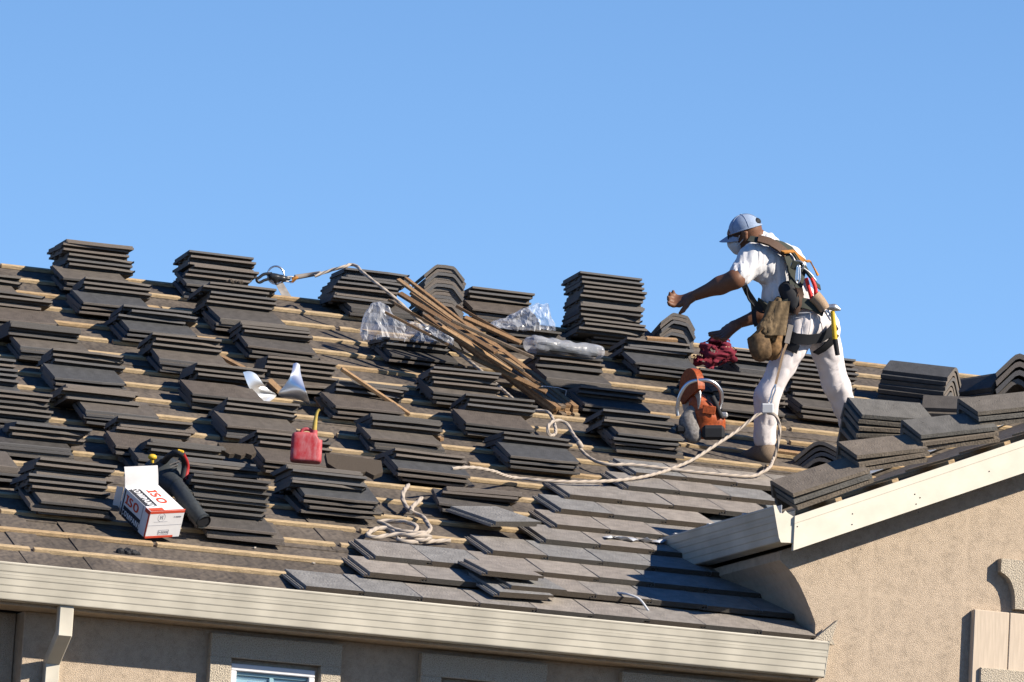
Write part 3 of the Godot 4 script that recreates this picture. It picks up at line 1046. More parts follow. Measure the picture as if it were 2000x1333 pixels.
				var pt := put_tile(root, b, org - root.position, body, ["edge0", "edge1", "edge2", "edge3"][(shade + (0 if rng.randf() < 0.6 else rng.randi() % 4)) % 4])
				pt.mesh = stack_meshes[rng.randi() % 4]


# angled trim and ridge pieces
func ridge_poly(kind: int) -> PackedVector2Array:
	if kind == 0:      # L shaped rake tile: long leg near, short leg at the back
		return PackedVector2Array([Vector2(0, 0), Vector2(0.235, 0.0), Vector2(0.252, -0.008), Vector2(0.256, -0.10), Vector2(0.236, -0.10), Vector2(0.233, -0.022), Vector2(0, -0.021)])
	var p := PackedVector2Array()
	var up := [Vector2(-0.150, -0.085), Vector2(-0.078, -0.014), Vector2(-0.060, -0.003), Vector2(0, 0.0), Vector2(0.060, -0.003), Vector2(0.078, -0.014), Vector2(0.150, -0.085)]
	if kind == 2:      # sharper ridge
		up = [Vector2(-0.160, -0.085), Vector2(-0.06, -0.022), Vector2(-0.03, -0.006), Vector2(0, 0.0), Vector2(0.03, -0.006), Vector2(0.06, -0.022), Vector2(0.160, -0.085)]
	for q in up:
		p.append(q)
	for i in range(up.size() - 1, -1, -1):
		p.append(up[i] * Vector2(0.94, 1.0) + Vector2(0, -0.0215))
	return p


func trim_pile(label: String, kind: int, n: int, top: Vector3, b: Basis, length: float, pitch: float, group: String, jit := 0.014) -> Node3D:
	var root := thing("trim_tile_stack" if kind == 0 else "ridge_tile_stack", label, "tile stack", group, top - b.y * pitch * n)
	var meshes := []
	for v in 2:
		var st := begin()
		var cap := begin()
		prism(st, ridge_poly(kind), Vector3.ZERO, Basis.IDENTITY, -length * 0.5, length * 0.5, cap)
		if kind == 0:
			for xx in [-0.13, 0.03]:
				cbox(st, Vector3(0.17 + 0.02 * v, 0.0005, xx + 0.03 * v), Vector3(0.007, 0.003, 0.007), Basis.IDENTITY, 0.001)
		st.index()
		var m := st.commit()
		cap.index()
		m = cap.commit(m)
		meshes.append(m)
	for i in n:
		var t := MeshInstance3D.new()
		t.name = "trim_tile" if kind == 0 else "ridge_tile"
		t.mesh = meshes[i % 2]
		t.set_surface_override_material(0, M[["trim0", "trim1", "trim2"][rng.randi() % 3] if kind == 0 else ["tile2", "tile0", "trim0", "tile3"][rng.randi() % 4]])
		t.set_surface_override_material(1, M[["edge0", "edge1", "edge2"][i % 3]])
		var bb := b.rotated(b.y.normalized(), rng.randf_range(-0.02, 0.02))
		if kind == 0 and i > 0:
			bb = b.rotated(b.x.normalized(), rng.randf_range(-0.05, 0.015)).rotated(b.y.normalized(), rng.randf_range(-0.03, 0.03))
		t.transform = Transform3D(bb, top - root.position - b.y * pitch * i + b.z * rng.randf_range(-jit, jit) + b.x * rng.randf_range(-jit, jit) * 0.6)
		root.add_child(t, true)
	return root


func build_trim_piles() -> void:
	var g := "stacks of angled trim tiles on the gable slope"
	var data := [["lowest stack of angled trim tiles on the gable slope, beside the gutter corner",V(2.438,0.706,0.230),V(2.859,0.873,0.230),3,25.0,0],
		["second stack of angled trim tiles up the gable slope, right of the lowest one",V(2.783,0.936,0.200),V(3.178,1.016,0.200),3,25.0,0],
		["third stack of angled trim tiles up the gable slope",V(3.152,1.083,0.180),V(3.582,1.172,0.180),3,27.0,0],
		["fourth stack of angled trim tiles, cut by the right picture edge",V(3.474,1.242,0.160),V(3.906,1.330,0.160),3,25.0,0],
		["stack of trim tiles with ragged lower pieces, in front of the rear leg",V(3.109,1.275,-0.550),V(3.522,1.290,-0.550),6,30.0,0]]
	for d in data:
		var a: Vector3 = d[1]
		var c: Vector3 = d[2]
		var z := (c - a).normalized()
		# near leg rises away from the viewer by about 25 degrees
		var away := Vector3(0.05, 0.0, -1.0)
		away = (away - z * away.dot(z)).normalized()
		var x := away.rotated(z, deg_to_rad(d[4]))
		if x.y < away.y:
			x = away.rotated(z, -deg_to_rad(d[4]))
		var y := z.cross(x)
		if y.y < 0.0:
			y = -y
		var b := Basis(x, y, x.cross(y))
		trim_pile(d[0], d[5], d[3], (a + c) * 0.5, b, (c - a).length(), 0.033, g)
	var gr := "stacks of ridge pieces along the ridge"
	trim_pile("stack of bent ridge pieces with rough ends, behind the fanned wooden strips", 1, 13, V(2.496,2.545,-6.028) + V(0, 0.245, 0.0), Basis(V(1, -0.03, 0.12), V(0, 1, 0), V(-0.12, 0, 1)).orthonormalized().scaled_local(V(0.86, 0.9, 1)), 0.40, 0.0262, gr)
	trim_pile("low stack of bent ridge pieces half hidden under the strips and plastic", 1, 4, V(2.259,2.239,-5.289) + V(0, 0.05, 0.0), Basis(V(1, -0.1, 0.12), V(0.1, 1, 0), V(-0.12, 0, 1)).orthonormalized(), 0.40, 0.026, gr)
	trim_pile("stack of bent ridge pieces between the tallest pile and the red cloth", 1, 9, V(4.028,2.426,-5.742) + V(-0.06, 0.175, 0.0), Basis(V(1, -0.16, 0.2), V(0.12, 1, 0), V(-0.2, 0, 1)).orthonormalized().scaled_local(V(0.74, 0.9, 1)), 0.40, 0.028, gr)
	trim_pile("tall stack of dark ridge pieces against the sky, right of the worker", 2, 14, V(5.346,2.376,-5.030), Basis(V(0.62, 0.02, -0.78), V(0.10, 1, 0.05), V(0.78, -0.05, 0.62)).orthonormalized(), 0.42, 0.031, gr)
	trim_pile("small dark stack of ridge piece ends beside the tall stack right of the worker", 2, 4, V(5.424,2.147,-4.750), Basis(V(0.45, 0.1, -0.9), V(0, 1, 0), V(0.9, 0, 0.45)).orthonormalized(), 0.36, 0.034, gr)
	trim_pile("single broad curved ridge piece lying low on the skyline at the right", 1, 2, V(5.843,2.377,-5.200), Basis(V(0.93, 0.12, -0.37), V(-0.1, 1, 0), V(0.37, 0, 0.93)).orthonormalized().scaled_local(V(1.25, 1.2, 1)), 0.40, 0.03, gr)
	trim_pile("upright ridge pieces at the right picture edge against the sky", 2, 4, V(5.982,2.472,-5.000), Basis(V(0.9, 0.0, 0.43), V(0, 1, 0), V(-0.43, 0, 0.9)).orthonormalized().scaled_local(V(0.9, 1.5, 1)), 0.42, 0.035, gr)
	trim_pile("small dark nest of ridge pieces in the valley behind the lowest trim stack", 2, 4, V(4.076,1.560,-3.430), Basis(V(0.8, 0.1, 0.6), V(-0.12, 1, 0), V(-0.6, 0.0, 0.8)).orthonormalized(), 0.34, 0.032, gr)


# ---------------------------------------------------------------- timber
func stick(st: SurfaceTool, a: Vector3, b: Vector3, w := 0.038, h := 0.019, roll := 0.0) -> void:
	var x := (b - a).normalized()
	var bs := basis_from(x, NR.rotated(x, roll))
	cbox(st, (a + b) * 0.5, V((b - a).length(), h, w), bs, 0.0018)


func build_timber() -> void:
	var ends := [[V(2.651,1.675,-3.898),V(2.444,1.938,-4.271)],[V(2.590,1.676,-3.834),V(2.322,1.977,-4.156)],[V(2.579,1.707,-3.895),V(2.255,1.997,-4.179)],[V(2.569,1.668,-3.906),V(2.141,2.143,-4.401)],[V(2.515,1.676,-3.820),V(1.896,2.513,-4.981)],[V(2.510,1.688,-3.876),V(1.964,2.539,-5.044)],[V(2.600,1.655,-3.902),V(1.909,2.398,-4.756)],[V(2.508,1.714,-3.966),V(1.759,2.334,-4.707)],[V(2.557,1.647,-3.895),V(1.670,2.219,-4.480)],[V(2.601,1.668,-3.880),V(1.898,2.186,-4.244)],[V(2.620,1.646,-3.878),V(2.116,1.955,-4.155)],[V(2.523,1.678,-3.931),V(1.929,2.122,-4.193)],[V(2.203,1.972,-3.987),V(1.799,2.368,-4.631)],[V(2.476,1.986,-4.099),V(1.989,2.165,-4.192)],[V(2.379,2.105,-4.205),V(2.093,2.294,-4.427)],[V(2.408,2.070,-4.145),V(2.104,2.211,-4.304)]]
	var root := thing("strip_bundle", "bundle of brown wooden strips tied at its lower end and fanning out up the roof", "wood strips", "", ends[0][0])
	var band: Vector3 = V(2.574,1.733,-4.011)
	var x := V(1, 0, 0)
	var dir0: Vector3 = (V(2.282,2.210,-4.825) - band).normalized()
	var side := dir0.cross(NR).normalized()
	var n := 0
	for r in 3:
		for c in 4:
			var a := band - dir0 * (0.16 + rng.randf_range(-0.025, 0.025)) + side * ((c - 1.5) * 0.047) + NR * ((r - 1.0) * 0.020)
			var ln := rng.randf_range(1.0, 1.45)
			var d := dir0.rotated(NR, (1.5 - c) * 0.010 + rng.randf_range(-0.012, 0.012)).rotated(side, -absf(rng.randf_range(0.0, 0.016)))
			var st := begin()
			stick(st, a - root.position, a + d * ln - root.position, 0.039, 0.019, rng.randf_range(-0.05, 0.05))
			obj("strip", st, "strip%d" % (rng.randi() % 5), root)
			n += 1
	for i in range(3, 12):
		var e: Array = ends[i]
		var st := begin()
		stick(st, e[0].lerp(e[1], rng.randf_range(0.18, 0.36)) + NR * 0.05 - root.position, e[1] - root.position, 0.028, 0.016, rng.randf_range(-0.9, 0.9))
		obj("strip", st, "strip%d" % (rng.randi() % 5), root)
	for i in range(12, 16):
		var st := begin()
		stick(st, ends[i][0] - root.position, ends[i][1] - root.position, 0.036, 0.018, rng.randf_range(-0.5, 0.5))
		obj("strip", st, "strip%d" % (rng.randi() % 5), root)
	var st2 := begin()
	var loop := []
	for q in [[-0.098, -0.035], [-0.098, 0.050], [-0.04, 0.060], [0.045, 0.060], [0.098, 0.050], [0.098, -0.035]]:
		loop.append(band + x * q[0] + NR * (q[1] + 0.003) + UP * 0.06 - root.position)
	tube(st2, PackedVector3Array(loop), 0.0025, 0.0025, 6)
	obj("binding_string", st2, "card_white", root)
	var sticks := [
		["long loose brown stick lying down the slope across a tile pile", [V(1.068,1.670,-3.335),V(1.500,1.459,-3.374)], 0.028],
		["short loose batten propped above the bent metal, left piece", [V(0.626,1.812,-4.255),V(0.703,1.723,-4.040)], 0.030],
		["stub of batten between the two horns of bent metal", [V(0.730,1.604,-3.620),V(0.775,1.532,-3.523)], 0.042],
		["small wooden offcut right of the sunlit pile below the long stick", [V(1.536,1.324,-3.073),V(1.573,1.272,-2.974)], 0.025],
		["dark offcut lying below the right horn of bent metal", [V(0.993,1.514,-3.507),V(0.988,1.434,-3.340)], 0.045],
		["pale splinter of wood on top of a pile left of the red cloth", [V(3.331,2.252,-4.535),V(3.541,2.267,-4.571)], 0.025],
		["orange brown offcut on the felt beside the worker's front boot", [V(3.759,1.495,-3.487),V(3.945,1.488,-3.470)], 0.03]]
	for s in sticks:
		var a: Vector3 = s[1][0]
		var b: Vector3 = s[1][1]
		var st := begin()
		stick(st, V(0, 0, 0), b - a, s[2], 0.02, 0.2)
		var o := obj("loose_stick", st, "strip2" if s[2] != 0.045 else "strip1", self, a)
		tag(o, s[0], "wood offcut", "loose pieces of wood on the roof")


# ---------------------------------------------------------------- plastic film
# a crumpled film bag: front and back sheets between a bottom and a top outline, joined along the top
func film_tent(st: SurfaceTool, xs: Array, tops: Array, lows: Array, depth: float, sd: int) -> void:
	var f := FastNoiseLite.new()
	f.seed = sd
	f.frequency = 8.0
	f.fractal_octaves = 2
	f.fractal_type = FastNoiseLite.FRACTAL_RIDGED
	f.noise_type = FastNoiseLite.TYPE_SIMPLEX
	var nu := 48
	var nv := 22
	var g := []
	for i in nu:
		var t := (xs.size() - 1) * i / float(nu - 1)
		var k := mini(int(t), xs.size() - 2)
		var fr := t - k
		var x := lerpf(xs[k], xs[k + 1], fr)
		var hi := lerpf(tops[k], tops[k + 1], fr)
		var lo := lerpf(lows[k], lows[k + 1], fr)
		var row := []
		for j in nv:
			var v := -1.0 + 2.0 * j / (nv - 1)
			var up := 1.0 - pow(absf(v), 1.5)
			var p := RGT * x + UPV * lerpf(lo, hi, up) - FWD * (depth * v * 0.8)
			var n1 := f.get_noise_3dv(V(x, v * 0.12, up * 0.1) * 1.0)
			var n2 := f.get_noise_3dv(V(x * 2.1 + 3.0, v * 0.3, up * 0.3))
			p += -FWD * (0.030 * n1 * signf(v)) + UPV * (0.012 * n2) + RGT * (0.014 * n1)
			row.append(p)
		g.append(row)
	for i in nu - 1:
		for j in nv - 1:
			tri(st, g[i][j], g[i + 1][j], g[i + 1][j + 1], -FWD + UPV)
			tri(st, g[i][j], g[i + 1][j + 1], g[i][j + 1], -FWD + UPV)


func build_plastic() -> void:
	var gname := "crumpled clear plastic wrapping on tile piles"
	var f := FastNoiseLite.new()
	f.seed = 4
	f.frequency = 8.0
	f.noise_type = FastNoiseLite.TYPE_SIMPLEX
	f.fractal_type = FastNoiseLite.FRACTAL_RIDGED
	f.fractal_octaves = 2
	var st := begin()
	var o: Vector3 = V(1.970,2.156,-4.747)
	film_tent(st, [-0.345, -0.33, -0.28, -0.22, -0.17, -0.13, -0.06, 0.03, 0.10, 0.16, 0.20], [0.02, 0.12, 0.185, 0.19, 0.15, 0.085, 0.075, 0.06, 0.035, 0.015, -0.02], [-0.02, -0.04, -0.04, -0.03, -0.05, -0.05, -0.045, -0.045, -0.05, -0.06, -0.07], 0.09, 3)
	tag(obj("plastic_wrap", st, "film", self, o), "crumpled clear plastic heaped on a pile under the fanned wooden strips", "plastic wrap", gname)
	st = begin()
	o = V(2.775,2.360,-5.187)
	film_tent(st, [-0.21, -0.17, -0.10, -0.03, 0.04, 0.08, 0.11, 0.14, 0.155, 0.185], [0.0, 0.025, 0.05, 0.085, 0.115, 0.130, 0.12, 0.135, 0.06, 0.0], [-0.02, -0.02, -0.03, -0.03, -0.03, -0.03, -0.03, -0.03, -0.035, -0.03], 0.09, 11)
	tag(obj("plastic_wrap", st, "film", self, o), "tent of clear plastic standing against the sky left of the tallest pile", "plastic wrap", gname)
	var p := thing("wrapped_package", "dark flat package sealed in clear plastic on a pile, right of the strips", "package", "", V(2.815,2.105,-4.491))
	st = begin()
	var bs := Basis(V(1, -0.02, 0), V(0, 1, 0.1), V(0, -0.1, 1)).orthonormalized()
	cbox(st, V(0.03, 0.030, -0.07), V(0.33, 0.056, 0.17), bs, 0.004)
	obj("contents", st, "plastic_grey", p)
	st = begin()
	blob(st, [[V(-0.19, 0.035, 0.0), V(0.21, 0.025, 0.0), 0.036, 0.034], [V(-0.19, 0.035, -0.12), V(0.21, 0.025, -0.12), 0.04, 0.04], [V(-0.19, 0.035, -0.06), V(0.21, 0.025, -0.06), 0.045, 0.04]], 0.012, 45.0, f, 0.010, V(0.7, 1.2, 0.7), true)
	obj("plastic_cover", st, "film", p)


# ---------------------------------------------------------------- bent sheet metal
func patch(rows: Array, nu := 14, nv := 7, bow := 0.0) -> Array:
	var l := []
	var r := []
	for q in rows:
		l.append(q[0])
		r.append(q[1])
	var cl := Curve3D.new()
	var cr := Curve3D.new()
	for i in rows.size():
		var a := maxi(i - 1, 0)
		var b := mini(i + 1, rows.size() - 1)
		var tl: Vector3 = (l[b] - l[a]) / 6.0
		var tr: Vector3 = (r[b] - r[a]) / 6.0
		cl.add_point(l[i], -tl, tl)
		cr.add_point(r[i], -tr, tr)
	var g := []
	for i in nu:
		var t := (rows.size() - 1) * i / float(nu - 1)
		var k := mini(int(t), rows.size() - 2)
		var a := cl.sample(k, t - k)
		var b := cr.sample(k, t - k)
		var row := []
		for j in nv:
			var v := j / float(nv - 1)
			row.append(a.lerp(b, v) + NR * bow * sin(PI * v))
		g.append(row)
	return g


func build_metal() -> void:
	var root := thing("bent_flashing", "strip of shiny sheet metal bent into two upright horns between tile piles", "sheet metal")
	var st := begin()
	sheet(st, patch([[V(0.487,1.585,-3.314), V(0.562,1.580,-3.300)], [V(0.523,1.507,-3.307), V(0.634,1.511,-3.317)], [V(0.576,1.451,-3.329), V(0.726,1.495,-3.434)], [V(0.576,1.451,-3.329) + V(0.03, -0.03, 0.02), V(0.653,1.434,-3.341)]], 18, 8, 0.012), 0.0012)
	obj("left_horn", st, "sheet_metal", root)
	st = begin()
	sheet(st, patch([[V(0.818,1.685,-3.450), V(0.855,1.682,-3.443)], [V(0.790,1.615,-3.385), V(0.855,1.625,-3.409)], [V(0.768,1.560,-3.410), V(0.858,1.515,-3.300)], [V(0.742,1.501,-3.450), V(0.903,1.466,-3.366)], [V(0.833,1.486,-3.467), V(0.931,1.464,-3.465)]], 22, 8, 0.010), 0.0012)
	obj("right_horn", st, "sheet_metal", root)
	st = begin()
	tube(st, smooth_path([V(1.658,0.155,-0.193), V(1.669,0.137,-0.070), V(1.669,0.137,-0.070).lerp(V(1.760,0.055,-0.002), 0.5) + NR * 0.02, V(1.760,0.055,-0.002)], 0.01), 0.007, 0.006, 6)
	tag(obj("bent_strap", st, "white_metal"), "thin bent pale metal strap lying on the lowest laid tiles", "metal strap")


# ---------------------------------------------------------------- fuel can
func build_can() -> void:
	var root := thing("fuel_can", "scuffed red plastic fuel can with a tall yellow spout standing on a tile pile", "fuel can", "", V(0.310,0.838,-1.413))
	var yaw := -0.30
	var b := Basis(Vector3.UP, yaw)
	var st := begin()
	# loft of rounded rectangles
	var prof := [[0.0, 0.90], [0.004, 0.97], [0.012, 1.0], [0.05, 1.0], [0.10, 0.99], [0.128, 0.985], [0.142, 0.95], [0.150, 0.86], [0.154, 0.72]]
	var rings := []
	for pr in prof:
		var ring := []
		for k in 40:
			var a: float = TAU * k / 40
			var c := cos(a)
			var s := sin(a)
			var e := 0.38
			var px: float = signf(c) * pow(absf(c), e) * 0.083 * pr[1]
			var pz: float = signf(s) * pow(absf(s), e) * 0.062 * pr[1]
			# shoulder step on the right rear
			var py: float = pr[0]
			if px > 0.045 and py > 0.11:
				py = lerpf(py, 0.118, smoothstep(0.045, 0.062, px))
			ring.append(b * V(px, py, pz))
		rings.append(ring)
	for i in rings.size() - 1:
		for k in 40:
			var k2 := (k + 1) % 40
			var q := []
			for c in [[i, k], [i, k2], [i + 1, k2], [i + 1, k]]:
				var p: Vector3 = rings[c[0]][c[1]]
				var up0: Vector3 = rings[mini(c[0] + 1, rings.size() - 1)][c[1]] - rings[maxi(c[0] - 1, 0)][c[1]]
				var al: Vector3 = rings[c[0]][(c[1] + 1) % 40] - rings[c[0]][(c[1] + 39) % 40]
				var n := al.cross(up0).normalized()
				if n.dot(V(p.x, 0.03 if c[0] > 5 else 0.0, p.z)) < 0.0:
					n = -n
				q.append([p, n])
			smooth_quad(st, q)
	for k in 40:
		var top: Array = rings[rings.size() - 1]
		tri(st, V(0, 0.155, 0), top[k], top[(k + 1) % 40], Vector3.UP)
		tri(st, V(0, 0.0, 0), rings[0][k], rings[0][(k + 1) % 40], Vector3.DOWN)
	obj("body", st, "can_red", root)
	st = begin()
	tube(st, smooth_path([b * V(-0.03, 0.146, 0), b * V(-0.028, 0.168, 0), b * V(0.0, 0.177, 0), b * V(0.025, 0.166, 0), b * V(0.035, 0.145, 0)], 0.006), 0.010, 0.010, 10)
	obj("handle", st, "can_red", root)
	st = begin()
	tube(st, PackedVector3Array([b * V(0.036, 0.145, 0.01), b * V(0.036, 0.172, 0.01)]), 0.018, 0.017, 14)
	obj("collar", st, "can_red", root)
	st = begin()
	tube(st, smooth_path([b * V(0.036, 0.165, 0.01), b * V(0.037, 0.20, 0.01), b * V(0.041, 0.25, 0.01), b * V(0.048, 0.275, 0.01), b * V(0.058, 0.285, 0.01)], 0.006), 0.014, 0.007, 12)
	obj("spout", st, "yellow_dirty", root)
	st = begin()
	tube(st, PackedVector3Array([b * V(-0.05, 0.148, 0.0), b * V(-0.048, 0.166, 0.0)]), 0.012, 0.011, 10)
	obj("vent_cap", st, "brown_leather", root)


# ---------------------------------------------------------------- cut-off saw
func build_saw() -> void:
	var root := thing("cut_off_saw", "dusty orange cut-off saw with a round blade guard and a silver loop handle", "power saw", "", V(3.217,1.480,-3.241))
	var bs := Basis(RGT, UPV, -FWD)
	var st := begin()
	var nrm := (bs * V(-0.90, 0.05, 0.43)).normalized()
	var gb := basis_from(nrm, bs.y)
	# guard: a thick half disc
	var poly := PackedVector2Array()
	for k in 25:
		var a := deg_to_rad(-50.0 + 230.0 * k / 24)
		poly.append(Vector2(cos(a), sin(a)) * 0.118)
	var gbb := Basis(gb.z, gb.y, gb.x)
	prism(st, poly, bs * V(-0.045, 0.285, -0.02), gbb, -0.022, 0.022)
	obj("blade_guard", st, "saw_orange", root)
	st = begin()
	poly = PackedVector2Array()
	for k in 32:
		var a := TAU * k / 32
		poly.append(Vector2(cos(a), sin(a)) * 0.115)
	prism(st, poly, bs * V(-0.048, 0.235, -0.02), gbb, -0.003, 0.003)
	obj("blade", st, "dull_steel", root)
	st = begin()
	blob(st, [[bs * V(-0.01, 0.20, 0), bs * V(0.03, 0.13, 0.02), 0.055, 0.06], [bs * V(0.03, 0.14, 0), bs * V(0.10, 0.10, 0), 0.055, 0.045], [bs * V(0.02, 0.05, 0.02), bs * V(0.09, 0.045, 0.0), 0.055, 0.05]], 0.008, 60.0)
	obj("engine_cover", st, "saw_orange", root)
	st = begin()
	cbox(st, bs * V(0.075, 0.035, 0.02), V(0.13, 0.085, 0.18), Basis(bs.x, bs.y, bs.z), 0.018)
	obj("base", st, "black", root)
	st = begin()
	blob(st, [[bs * V(-0.07, 0.10, 0.04), bs * V(-0.04, 0.02, 0.06), 0.045, 0.05], [bs * V(-0.05, 0.16, 0.03), bs * V(-0.07, 0.08, 0.03), 0.03, 0.04]], 0.008, 60.0)
	obj("belt_cover", st, "saw_dust", root)
	st = begin()
	cbox(st, bs * V(-0.085, 0.055, 0.05), V(0.11, 0.045, 0.08), Basis(bs.x, bs.y, bs.z), 0.012)
	obj("foot", st, "black", root)
	st = begin()
	tube(st, smooth_path([bs * V(-0.128, 0.13, 0.05), bs * V(-0.132, 0.17, 0.05), bs * V(-0.115, 0.25, 0.06), bs * V(-0.07, 0.315, 0.07), bs * V(0.0, 0.335, 0.07), bs * V(0.07, 0.325, 0.06), bs * V(0.115, 0.28, 0.04), bs * V(0.125, 0.23, 0.02), bs * V(0.112, 0.17, 0.0)], 0.008), 0.0115, 0.0115, 12)
	obj("loop_handle", st, "steel", root)
	st = begin()
	tube(st, smooth_path([bs * V(0.07, 0.24, 0.04), bs * V(0.09, 0.20, 0.05), bs * V(0.11, 0.15, 0.05), bs * V(0.125, 0.12, 0.05)], 0.01), 0.016, 0.014, 10)
	obj("rear_grip", st, "black", root)
	st = begin()
	cbox(st, bs * V(0.135, 0.135, 0.03), V(0.05, 0.035, 0.04), Basis(bs.x, bs.y, bs.z), 0.01)
	obj("trigger_block", st, "dull_steel", root)
	st = begin()
	cbox(st, bs * V(0.05, 0.165, 0.085), V(0.075, 0.05, 0.012), Basis(bs.x, bs.y, bs.z).rotated(bs.z, -0.15), 0.004)
	obj("side_panel", st, "saw_orange", root)


# ---------------------------------------------------------------- leaf blower
func build_blower() -> void:
	var root := thing("leaf_blower", "grey and red hand held leaf blower with its round nozzle pointing down the roof", "leaf blower")
	var st := begin()
	var n0: Vector3 = V(-0.546,0.550,-0.807)
	var n1: Vector3 = V(-0.525,0.439,-0.617)
	var n2: Vector3 = V(-0.473,0.355,-0.544)
	var d := (n2 - n0).normalized()
	var pts := [n0 - d * 0.03, n0, n1, n2]
	tube(st, smooth_path(pts, 0.012), 0.046, 0.036, 22, 0, 0.03, false)
	obj("nozzle", st, "plastic_grey", root)
	st = begin()
	for s in [0.28, 0.62, 0.97]:
		var p := n0.lerp(n2, s)
		tube(st, PackedVector3Array([p - d * 0.010, p + d * 0.010]), lerpf(0.049, 0.040, s), lerpf(0.049, 0.040, s), 22, 0, 0.03, false)
	obj("nozzle_rings", st, "plastic_grey", root)
	st = begin()
	tube(st, PackedVector3Array([n2 - d * 0.10, n2 - d * 0.004]), 0.033, 0.034, 20, 0, 0.03, true)
	obj("nozzle_bore", st, "black", root)
	st = begin()
	var f: Vector3 = V(-0.586,0.617,-0.971)
	var ax := (V(-0.35, 0.25, 0.90)).normalized()
	var fb := basis_from(ax, Vector3.UP)
	var eb := Basis(fb.z, fb.x, fb.y)
	ellipsoid(st, f, eb, V(0.118, 0.070, 0.118), 26, 14)
	obj("fan_housing", st, "plastic_grey", root)
	st = begin()
	for i in 7:
		var yy := -0.06 + i * 0.020
		var c := f + ax * 0.056 + fb.y * yy * 1.0 + fb.z * (-0.035 - 0.004 * i)
		cbox(st, c, V(0.012, 0.006, 0.055), Basis(fb.x, fb.y, fb.z).rotated(ax, 0.45), 0.002)
	obj("intake_slats", st, "saw_dust", root)
	st = begin()
	tube(st, PackedVector3Array([f + d * 0.02, n0]), 0.062, 0.048, 18, 0, 0.03, false)
	obj("outlet", st, "plastic_grey", root)
	st = begin()
	tube(st, smooth_path([V(-0.595,0.693,-0.945), V(-0.584,0.724,-0.810), V(-0.550,0.725,-0.785), V(-0.504,0.679,-0.859), V(-0.509,0.605,-0.861)], 0.01), 0.017, 0.016, 12)
	obj("handle", st, "black", root)
	st = begin()
	var off := RGT * 0.014 - UPV * 0.004
	tube(st, smooth_path([V(-0.550,0.725,-0.785) + off, V(-0.504,0.679,-0.859) + off, V(-0.509,0.605,-0.861) + off], 0.01), 0.010, 0.012, 10)
	obj("handle_back", st, "red_plastic", root)
	st = begin()
	cbox(st, V(-0.550,0.725,-0.785) + UPV * 0.012, V(0.035, 0.014, 0.03), Basis(RGT, UPV, -FWD).rotated(FWD, 0.3), 0.005)
	obj("stop_switch", st, "yellow", root)
	st = begin()
	ellipsoid(st, V(-0.655,0.714,-0.942), Basis.IDENTITY, V(0.024, 0.016, 0.020), 14, 8)
	tube(st, PackedVector3Array([V(-0.655,0.714,-0.942) - UPV * 0.03, V(-0.655,0.714,-0.942)]), 0.008, 0.009, 8)
	obj("choke_knob", st, "yellow", root)
	st = begin()
	blob(st, [[f - d * 0.03 + NR * 0.03, V(-0.595,0.693,-0.945), 0.05, 0.022]], 0.008, 60.0)
	obj("engine", st, "black", root)
	st = begin()
	cbox(st, V(-0.480,0.497,-0.994), V(0.05, 0.09, 0.06), Basis(RGT, UPV, -FWD).rotated(FWD, 0.4), 0.012)
	obj("red_base", st, "red_plastic", root)
	st = begin()
	cbox(st, V(-0.480,0.497,-0.994) - FWD * 0.032, V(0.026, 0.045, 0.006), Basis(RGT, UPV, -FWD).rotated(FWD, 0.3), 0.001)
	obj("warning_label", st, "card_white", root)


# ---------------------------------------------------------------- nail box
func lettering(called: String, txt: String, h: float, parent: Node, at: Vector3, r: Vector3, u: Vector3, m: String, squeeze := 1.0) -> void:
	var t := TextMesh.new()
	t.text = txt
	t.font = SystemFont.new()
	t.font.font_names = PackedStringArray(["Droid Sans"])
	t.font.font_weight = 700
	t.font_size = 32
	t.pixel_size = h / 24.0
	t.depth = 0.0012
	t.curve_step = 2.0
	var o := MeshInstance3D.new()
	o.name = called
	o.mesh = t
	o.material_override = M[m]
	o.transform = Transform3D(Basis(r * squeeze, u, r.cross(u)), at)
	parent.add_child(o, true)


